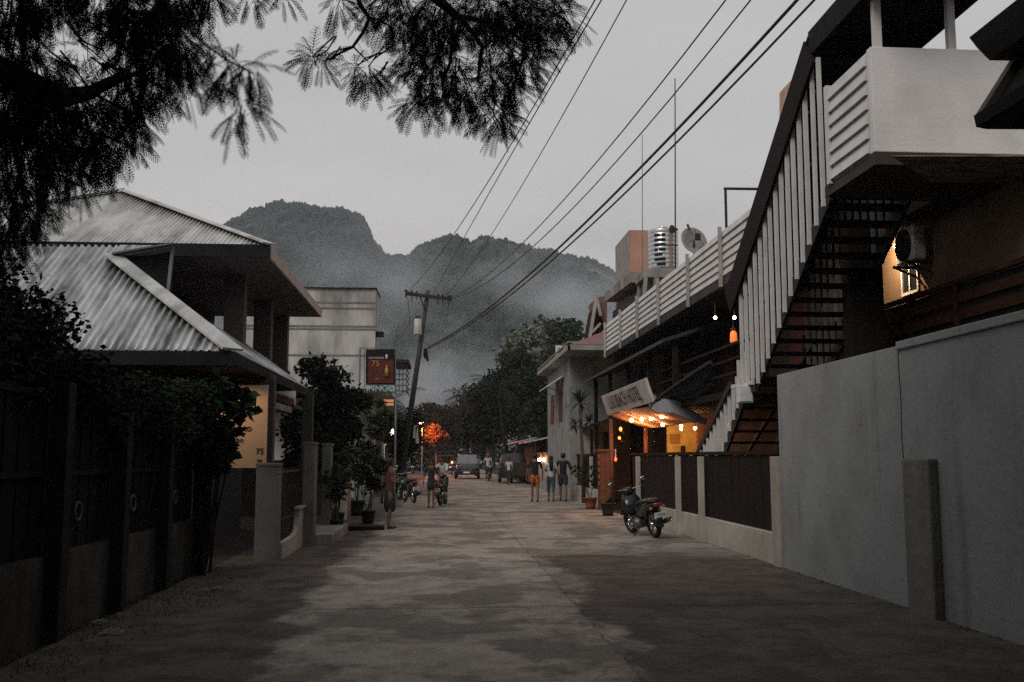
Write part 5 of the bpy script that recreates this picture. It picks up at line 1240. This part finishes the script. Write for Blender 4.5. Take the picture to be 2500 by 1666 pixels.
# spiky plant by the pale house
rnd = random.Random(5)
t = thing('spiky_palm', 'spiky leaved dracaena standing against the pale house wall', 'plant', (4.75, 34.0, 0))
MB().tube([(4.85, 34.3, 0), (4.80, 34.2, 1.8), (4.72, 34.1, 3.2)], .07, 8, .05).build('trunk', bark, t, smooth=True)
sp_ = MB()
for ctr, n_, ln in ((Vector((4.72, 34.1, 3.45)), 90, .85), (Vector((5.0, 34.0, 2.8)), 50, .6), (Vector((4.55, 34.1, 2.7)), 40, .55)):
    for k in range(n_):
        a = rnd.uniform(0, 6.283); e = rnd.uniform(-.7, 1.2); d = Vector((math.cos(a)*math.cos(e), math.sin(a)*math.cos(e), math.sin(e))); l = ln*rnd.uniform(.6, 1)
        p1 = ctr+d*l*.55; p2 = ctr+d*l+Vector((0, 0, -.18*l)); s = d.cross(Vector((0, 0, 1))).normalized()*.022
        sp_.add([ctr-s*.5, ctr+s*.5, p1+s, p1-s, p2], [(0, 1, 2, 3), (3, 2, 4)])
sp_.build('foliage', leaf_dark, t, orient=False)

# ================================================================== TREES
tree('leafy_tree', 'dense dark tree between the left house and the red street sign', (-3.45, 29, 0), 4.9, 1.35, 1.9, 9000, .16, leaf_dark, blobs=30, seed=2, trunk_r=.12)
tree('leafy_tree', 'low dark tree hanging over the gate pillars behind the left house', (-3.2, 25.2, 0), 2.9, .9, 1.1, 3500, .13, leaf_dark, blobs=18, seed=3, trunk_r=.07)
tree('leafy_tree', 'small tree with pale leaves below the red sign and the orange window', (-2.05, 34.5, 0), 3.9, .75, 1.1, 2600, .12, leaf_mid, blobs=14, seed=4, trunk_r=.06)
tree('leafy_tree', 'bushy tree at the foot of the utility pole', (-2.2, 47, 0), 4.4, 1.5, 1.8, 4500, .20, leaf_dark, blobs=20, seed=5, trunk_r=.09)
tree('lamplit_tree', 'small round tree lit orange by the street lamp at the end of the lane', (-.55, 85.2, 0), 4.6, 1.35, 1.35, 3200, .24, mat('lamp tinted leaves', (.11, .050, .022), .7, (.06, .03, .015), 1.5), blobs=16, seed=6, trunk_r=.1)  # the street lamp's orange glow is put into the leaf colour
tree('leafy_tree', 'dark tree closing the lane to the left of the orange lit tree', (-3.8, 70, 0), 6.2, 2.6, 2.6, 6000, .28, leaf_dark, blobs=24, seed=7)
tree('leafy_tree', 'dark tree mass directly behind the distant car', (2.2, 92, 0), 8.0, 4.2, 3.4, 9000, .36, leaf_dark, blobs=30, seed=8, trunk_r=.3)
tree('leafy_tree', 'large dark rounded tree over the brown sheds', (5.6, 70, 0), 9.6, 3.1, 3.6, 14000, .30, leaf_dark, blobs=38, seed=9, trunk_r=.3)
tree('leafy_tree', 'dark tree leaning over the lane beside the palm', (3.6, 78, 0), 8.0, 2.6, 3.0, 9000, .30, leaf_dark, blobs=28, seed=10, trunk_r=.25)
tree('leafy_tree', 'dark bushy tree behind the low shop roof', (6.4, 55, 0), 6.0, 2.1, 2.4, 7000, .24, leaf_dark, blobs=24, seed=12)
tree('leafy_tree', 'tree standing far left behind the grey concrete block', (-9.5, 90, 0), 9.0, 5.5, 4.0, 9000, .40, leaf_dark, blobs=30, seed=13, trunk_r=.3)
tree('leafy_tree', 'hazy tree at the end of the lane under the left hill', (-1.5, 112, 0), 8.2, 3.6, 3.4, 6000, .40, leaf_dark, blobs=24, seed=14, trunk_r=.3)
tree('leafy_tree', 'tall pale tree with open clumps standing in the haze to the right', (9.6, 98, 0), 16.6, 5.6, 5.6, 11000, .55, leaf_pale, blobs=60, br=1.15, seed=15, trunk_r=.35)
tree('leafy_tree', 'second hazy tree, denser and close to the red roofed house', (11.3, 90, 0), 14.6, 2.4, 4.2, 8000, .45, leaf_mid, blobs=26, br=1.2, seed=16, trunk_r=.3)
for i, (x, y, h, n_, lb, sd) in enumerate(((3.4, 61, 5.6, 18, 'palm with drooping fronds in front of the large dark trees', 21), (2.0, 82, 6.4, 16, 'farther palm with thin fronds left of the dark tree mass', 22), (-3.2, 60, 4.6, 12, 'low palm on the left side of the lane behind the pole', 23))):
    rnd = random.Random(sd); t = thing('palm_tree', lb, 'palm', (x, y, 0), 'palms along the lane')
    MB().tube([(x+.8, y, 0), (x+.35, y, h*.5), (x, y, h)], .12, 9, .08).build('trunk', wood_dark, t, smooth=True)
    mb = MB()
    for k in range(n_):
        a = 6.283*k/n_+rnd.uniform(-.2, .2); el = rnd.uniform(.1, 1.1)
        palm_frond(mb, (x, y, h), (math.cos(a)*math.cos(el), math.sin(a)*math.cos(el), math.sin(el)), rnd.uniform(2.0, 2.8), rnd.uniform(1.6, 2.4), 22, .26, rnd)
    mb.build('crown', leaf_dark, t, orient=False)
# low growth beyond the lane
mb = MB(); rnd = random.Random(31)
bl = []
for k in range(120):
    y = rnd.uniform(95, 150); x = rnd.uniform(-40, 45); bl.append((Vector((x, y, rnd.uniform(.5, 4.0))), rnd.uniform(1.5, 3.2), .8))
leaf_cloud(mb, bl, 26000, .55, rnd=rnd).build('undergrowth', leaf_dark, kind='stuff', orient=False)

# ---- vine and shrub over the near fence
def shrub(name, lab, cat, blobs, n, leaf, m_, base, stems, seed):
    rnd = random.Random(seed); t = thing(name, lab, cat, base)
    leaf_cloud(MB(), blobs, n, leaf, rnd=rnd).build('foliage', m_, t, orient=False)
    st = MB(); b = Vector(base)
    for c, r, s in rnd.sample(blobs, min(stems, len(blobs))):
        st.tube([b+Vector((rnd.uniform(-.1, .1), rnd.uniform(-.2, .2), 0)), b.lerp(Vector(c), .5)+Vector((rnd.uniform(-.15, .15), rnd.uniform(-.15, .15), .1)), c], .022, 5, .008)
    st.build('stem', wood_dark, t); return t
rnd = random.Random(41)
bl = [(Vector((-4.25+rnd.uniform(-.45, .5), rnd.uniform(7.6, 11.3), rnd.uniform(1.9, 3.15))), rnd.uniform(.30, .48), .9) for _ in range(46)]
shrub('shrub', 'large black leafy shrub spilling over the near fence in front of the corrugated roof', 'shrub', bl, 20000, .075, leaf_dark, (-4.3, 9.4, 0), 10, 42)
bl = [(Vector((-3.55+rnd.uniform(-.3, .28), rnd.uniform(9.4, 14.2), rnd.uniform(1.85, 2.45))), rnd.uniform(.22, .36), .8) for _ in range(40)]
shrub('vine', 'leafy vine creeping along the top of the near metal fence', 'vine', bl, 14000, .065, leaf_dark, (-3.6, 11.8, 0), 10, 43)
bl = [(Vector((-3.06+rnd.uniform(-.22, .22), 14.1+rnd.uniform(-.25, .35), rnd.uniform(1.35, 2.62))), rnd.uniform(.10, .22), .9) for _ in range(18)]
shrub('shrub', 'broad leaved bush standing in front of the lit cream banner', 'shrub', bl, 900, .16, leaf_dark, (-3.25, 14.0, 0), 12, 44)
mb = MB(); rnd = random.Random(45)
for _ in range(1800):
    x = rnd.uniform(-3.42, -2.3)-abs(rnd.gauss(0, .1)); y = rnd.uniform(5, 15); 
    if rnd.random() < (x+3.4)*.85: continue
    a = rnd.uniform(0, 6.28); h = rnd.uniform(.02, .07); mb.add([(x-.006, y, 0), (x+.01, y, 0), (x+math.cos(a)*.05, y+math.sin(a)*.05, h)], [(0, 1, 2)])
for _ in range(700):
    y = rnd.uniform(6, 26); x = 4.89-abs(rnd.gauss(0, .05)); a = rnd.uniform(0, 6.28); mb.add([(x-.008, y, 0), (x+.008, y, 0), (x+math.cos(a)*.04, y+math.sin(a)*.04, rnd.uniform(.01, .045))], [(0, 1, 2)])
mb.build('grass', leaf_mid, kind='stuff', orient=False)

# ---- the big overhanging tree (trunk out of view on the left)
def bipinnate(mb, p, d, L, rnd, droop=.5, npair=11):
    """feathery leaf: rachis with pairs of narrow pinnae, their edges toothed by leaflets"""
    p = Vector(p); d = Vector(d).normalized(); side = d.cross(Vector((rnd.gauss(0, .35), rnd.gauss(0, .35), 1))).normalized()
    q = p.copy(); dd = d.copy()
    for i in range(npair):
        prev = q.copy(); q = q+dd*(L/npair); dd = (dd+Vector((0, 0, -droop/npair))).normalized(); s = .0025
        mb.add([prev-side*s, prev+side*s, q+side*s, q-side*s], [(0, 1, 2, 3)])
        if i < 1: continue
        u = i/npair; pl = L*.30*math.sin(math.pi*(.16+.76*u))
        for sg in (-1, 1):
            pd = (side*sg*.8+dd*.9+Vector((0, 0, -.25-.35*rnd.random()))).normalized(); w_ = L*.030
            nn = dd-pd*dd.dot(pd); nn = nn.normalized() if nn.length > 1e-4 else Vector((0, 0, 1))
            vs = [q]; fs = []; m_ = 4
            for k in range(m_):
                c0 = q+pd*pl*(k/m_); c1 = q+pd*pl*((k+.55)/m_); c1.z -= pl*.02*k
                j = len(vs)
                vs += [c0, c1+nn*w_*(1-.12*k), c1+pd*pl*.06, c1-nn*w_*(1-.12*k)]; fs.append((j, j+1, j+2, j+3))
            mb.add(vs, fs)
t = thing('overhanging_tree', 'big feathery leaved tree whose dark branches hang into the top of the picture', 'tree', (-5.3, 2.0, 0))
cr_ = MB(); rnd = random.Random(77)
GAPS = ((215, 88, 66, 36, .96), (262, 172, 30, 42, .75), (165, 45, 26, 16, .8), (330, 128, 24, 14, .6), (60, 410, 22, 30, .7), (150, 395, 26, 26, .7), (110, 300, 20, 16, .6), (20, 170, 16, 12, .6), (300, 300, 26, 20, .5), (1180, 92, 26, 22, .85), (1092, 200, 14, 16, .8), (1190, 250, 18, 18, .8), (1000, 65, 12, 9, .8), (1258, 172, 12, 12, .8))
def spray(px, py, r, Y, n, L=.34, jit=.9, droop=.6, down=.4):
    for _ in range(n):
        a = rnd.uniform(0, 6.283); rr = r*rnd.random()**.6; YY = Y+rnd.uniform(-jit, jit)
        sx_, sy_ = px+rr*math.cos(a)*.8, py+rr*math.sin(a)*.8
        if any(((sx_-g[0])/g[2])**2+((sy_-g[1])/g[3])**2 < 1 and rnd.random() < g[4] for g in GAPS): continue
        p = aY(sx_, sy_, YY)
        d = Vector((math.cos(a)*.9+rnd.gauss(0, .4), rnd.gauss(0, .55), -math.sin(a)*.8-down+rnd.gauss(0, .4)))
        bipinnate(cr_, p, d, L*rnd.uniform(.65, 1.15), rnd, droop, 10)
CEN = [(835, 12, 26, 10), (905, 35, 26, 8), (962, 45, 36, 14), (1010, 35, 44, 20), (1010, 100, 36, 14), (1068, 55, 48, 22), (1060, 110, 38, 16), (1125, 60, 46, 20), (1185, 35, 56, 22), (1245, 40, 52, 22), (1305, 30, 52, 22), (1365, 35, 36, 14), (1290, 85, 46, 18), (1345, 85, 36, 14), (1240, 135, 40, 16), (1285, 150, 42, 16),
       (1195, 120, 20, 4), (1010, 150, 32, 12), (1050, 190, 34, 14), (1085, 165, 34, 12), (1110, 215, 30, 10), (1040, 225, 26, 10), (1085, 240, 28, 10), (1140, 235, 30, 10), (1205, 205, 36, 13), (1255, 195, 38, 14), (1296, 190, 28, 10), (1240, 235, 26, 9), (1030, 272, 26, 11), (1085, 262, 24, 8), (1130, 262, 20, 7), (1190, 285, 24, 9), (1215, 305, 24, 9), (1240, 300, 20, 8), (1228, 325, 14, 4), (1320, 150, 20, 6), (1395, 70, 16, 5), (985, 200, 16, 4),
       (766, 150, 24, 9), (792, 160, 16, 5), (905, 178, 26, 10), (920, 198, 16, 5), (872, 168, 12, 3), (700, -6, 16, 4), (620, -2, 22, 6), (1180, 160, 16, 3), (1165, 60, 26, 8), (1090, 10, 60, 20), (1220, 0, 70, 22), (960, 0, 50, 16), (1340, 0, 50, 12)]
for px, py, r, n in CEN: spray(px-6, py-(22 if py > 60 and px > 940 else 6), r*.95, 7.6, int(n*3.3), .215, .7, droop=.7)
LEFT = [(40, 20, 90, 60), (140, -10, 90, 50), (250, 0, 90, 55), (350, 10, 80, 50), (440, 5, 70, 40), (520, 0, 46, 18), (30, 120, 90, 70), (100, 190, 80, 60), (30, 260, 90, 70), (110, 290, 80, 60), (190, 250, 60, 34), (330, 70, 60, 36), (400, 90, 60, 36), (450, 120, 42, 22), (455, 165, 34, 16), (385, 150, 56, 28), (320, 150, 46, 20), (270, 170, 30, 8), (215, 130, 34, 8), (300, 230, 40, 16), (350, 240, 38, 16), (395, 235, 30, 12), (230, 300, 50, 24), (290, 290, 40, 18), (345, 300, 28, 12), (60, 370, 80, 52), (150, 370, 56, 34), (215, 360, 40, 22), (255, 380, 30, 14), (310, 350, 24, 6), (330, 370, 14, 4), (20, 470, 60, 36), (90, 450, 46, 26), (150, 440, 36, 16), (190, 430, 26, 10), (30, 540, 44, 20), (110, 520, 26, 8), (75, 560, 26, 7), (130, 535, 14, 3), (280, 410, 16, 4), (205, 465, 12, 3), (345, 325, 18, 5), (20, 600, 40, 16)]
for px, py, r, n in LEFT: spray(px-12, py-14, r*.95, 6.9, int(n*3.3), .215, .9, droop=.9, down=.7)
for px, py, r, n in ((505, 118, 18, 4), (535, 140, 20, 5), (570, 150, 20, 5), (605, 165, 22, 6), (625, 175, 12, 3), (560, 185, 18, 4), (520, 195, 16, 4), (468, 210, 18, 4), (450, 235, 16, 4), (590, 255, 18, 5), (610, 270, 16, 4), (570, 285, 12, 3)): spray(px, py, r, 3.4, int(n*2.2), .13, .2, droop=.8, down=.6)
cr_.build('foliage', leaf_dark, t, orient=False)
# unseen leaf mass over and behind the viewer, added to shade the foreground
mb = MB(); bl = []
for _ in range(330):
    x, y = rnd.uniform(-12, 4.5), rnd.uniform(-16, 6.6); z = rnd.uniform(5.6, 8.2)
    if y > 2.0: z = max(z, 1.6+y*.55+1.3)
    bl.append((Vector((x, y, z)), rnd.uniform(.7, 1.3), .6))
for _ in range(120): bl.append((Vector((rnd.uniform(-12, -6.5), rnd.uniform(-12, 4.5), rnd.uniform(1.0, 6.5))), 1.1, .8))
for _ in range(90): bl.append((Vector((rnd.uniform(-9, 3.5), rnd.uniform(-17, -10), rnd.uniform(1.0, 6.0))), 1.2, .8))
leaf_cloud(mb, bl, 95000, .46, rnd=rnd).build('crown', leaf_dark, t, orient=False)
br = MB(); tk = Vector((-5.3, 2.0, 0))
br.tube([tk, (-5.2, 2.1, 1.6), (-4.9, 2.4, 3.4)], .34, 12, .24)
def limb(*pts, r=.1, r2=.02): br.tube([Vector(p) for p in pts], r, 7, r2)
f0 = (-4.9, 2.4, 3.4)
limb(f0, (-3.6, 3.6, 4.9), (-1.6, 5.2, 5.8), aY(1000, -60, 7.4), aY(1120, 45, 7.6), r=.16, r2=.03)
limb(f0, (-4.4, 4.2, 4.4), aY(150, 240, 6.6), aY(225, 225, 6.9), aY(300, 180, 7), r=.14, r2=.02)
limb(aY(225, 225, 6.9), aY(300, 192, 7), aY(370, 165, 7.2), r=.035, r2=.012)
limb(f0, (-4.6, 4.0, 4.0), aY(30, 330, 6.4), aY(60, 480, 6.8), r=.09, r2=.012)
limb(f0, (-3.4, 3.6, 5.0), aY(380, -40, 6.4), aY(440, 90, 7), r=.10, r2=.015)
limb(f0, (-4.6, .6, 5.6), (-2.5, -1.5, 6.8), (2.0, -2.5, 7.4), r=.2, r2=.05)
limb((-2.5, 4.4, 5.4), (.5, 4.0, 6.6), (4.5, 3.4, 7.2), r=.12, r2=.03)
limb(aY(868, -30, 7.5), aY(878, 10, 7.5), aY(902, 45, 7.55), aY(885, 82, 7.6), aY(861, 115, 7.6), aY(830, 130, 7.6), aY(803, 148, 7.6), r=.022, r2=.007)
limb(aY(902, 45, 7.55), aY(925, 48, 7.6), aY(960, 70, 7.6), r=.012, r2=.006)
limb(aY(861, 113, 7.6), aY(880, 132, 7.6), aY(900, 152, 7.6), r=.008, r2=.004)
limb(aY(1120, 40, 7.6), aY(1150, 75, 7.6), aY(1178, 116, 7.6), aY(1170, 150, 7.6), aY(1168, 200, 7.6), r=.025, r2=.008)
limb(aY(1105, 45, 7.6), aY(1104, 100, 7.6), aY(1100, 150, 7.6), aY(1080, 200, 7.6), r=.02, r2=.008)
limb(aY(1120, 40, 7.6), aY(1220, 60, 7.7), aY(1290, 110, 7.8), aY(1240, 250, 7.6), r=.022, r2=.008)
limb(aY(300, -160, 3.3), aY(430, 40, 3.35), aY(500, 110, 3.4), aY(560, 150, 3.4), aY(620, 180, 3.45), r=.006, r2=.0025)
limb(f0, (-3.2, 2.6, 4.0), aY(300, -160, 3.3), r=.05, r2=.006)
tw = br; rt_ = random.Random(9)
for px, py, r, n in CEN+LEFT:
    for _ in range(2):
        Yc = (7.6 if px > 660 else 6.9)+rt_.uniform(-.4, .4); a = aY(px+rt_.uniform(-.5, .5)*r, py-r*.6, Yc); b = aY(px+rt_.uniform(-1, 1)*r*.8, py+r*.5, Yc+rt_.uniform(-.2, .2))
        up_ = aY(px+(1120-px)*.18+rt_.uniform(-20, 20) if px > 660 else px*.72+rt_.uniform(-20, 20), py-r*1.8-18, Yc)
        tw.tube([up_, a.lerp(up_, .4)+Vector((rt_.uniform(-.03, .03), 0, rt_.uniform(-.03, .03))), a, b], .0075, 5, .003)
br.build('trunk', bark, t, smooth=True)

# ================================================================== AIR
def volume(nm, lo, hi, col, dens, noise_fn=None, aniso=.2):
    m = bpy.data.materials.new(nm); m.use_nodes = True; nt = m.node_tree; N = nt.nodes; L = nt.links
    N.remove(N['Principled BSDF']); out = N['Material Output']; pv = N.new('ShaderNodeVolumePrincipled')
    pv.inputs['Color'].default_value = (*col, 1); pv.inputs['Density'].default_value = dens; pv.inputs['Anisotropy'].default_value = aniso
    L.new(pv.outputs[0], out.inputs['Volume'])
    if noise_fn: noise_fn(nt, pv)
    o = MB().box(*lo, *hi).build(nm, m, kind='stuff')
    return o
volume("haze", (-420, -60, -1), (420, 760, 175), (.86, .92, 1.0), .00036)
def smoke_fn(nt, pv):
    N = nt.nodes; L = nt.links
    def M(op, a, c=None, cl=False):
        n = N.new('ShaderNodeMath'); n.operation = op; n.use_clamp = cl
        for i, x in enumerate((a, c)):
            if x is None: continue
            if isinstance(x, (int, float)): n.inputs[i].default_value = x
            else: L.new(x, n.inputs[i])
        return n.outputs[0]
    g = N.new('ShaderNodeNewGeometry'); tcx = N.new('ShaderNodeTexCoord'); s = N.new('ShaderNodeSeparateXYZ'); L.new(tcx.outputs['Object'], s.inputs[0])
    mp = N.new('ShaderNodeMapping'); mp.inputs['Scale'].default_value = (1, .5, 1.9); mp.inputs['Rotation'].default_value = (0, R(-28), 0); L.new(tcx.outputs['Object'], mp.inputs[0])
    n = N.new('ShaderNodeTexNoise'); n.inputs['Scale'].default_value = .040; n.inputs['Detail'].default_value = 3; n.inputs['Roughness'].default_value = .55; L.new(mp.outputs[0], n.inputs['Vector'])
    band = M('MULTIPLY', M('MAXIMUM', M('SUBTRACT', n.outputs['Fac'], .47), 0.0), 1.0)
    r = N.new('ShaderNodeMapRange'); L.new(s.outputs[2], r.inputs[0]); r.inputs[1].default_value = 8; r.inputs[2].default_value = 60; r.inputs[3].default_value = 1; r.inputs[4].default_value = .0
    L.new(M('MULTIPLY', M('MULTIPLY', band, r.outputs[0]), .20), pv.inputs['Density'])
volume('smoke', (-70, 190, .5), (75, 250, 66), (.86, .89, .93), .0, smoke_fn)
S.cycles.volume_step_rate = 3.0; S.cycles.volume_max_steps = 64; S.cycles.volume_bounces = 1
S.cycles.max_bounces = 6; S.cycles.use_denoising = False   # the photograph is grainy; the renderer's own fine noise stays
S.cycles.sample_clamp_indirect = .5
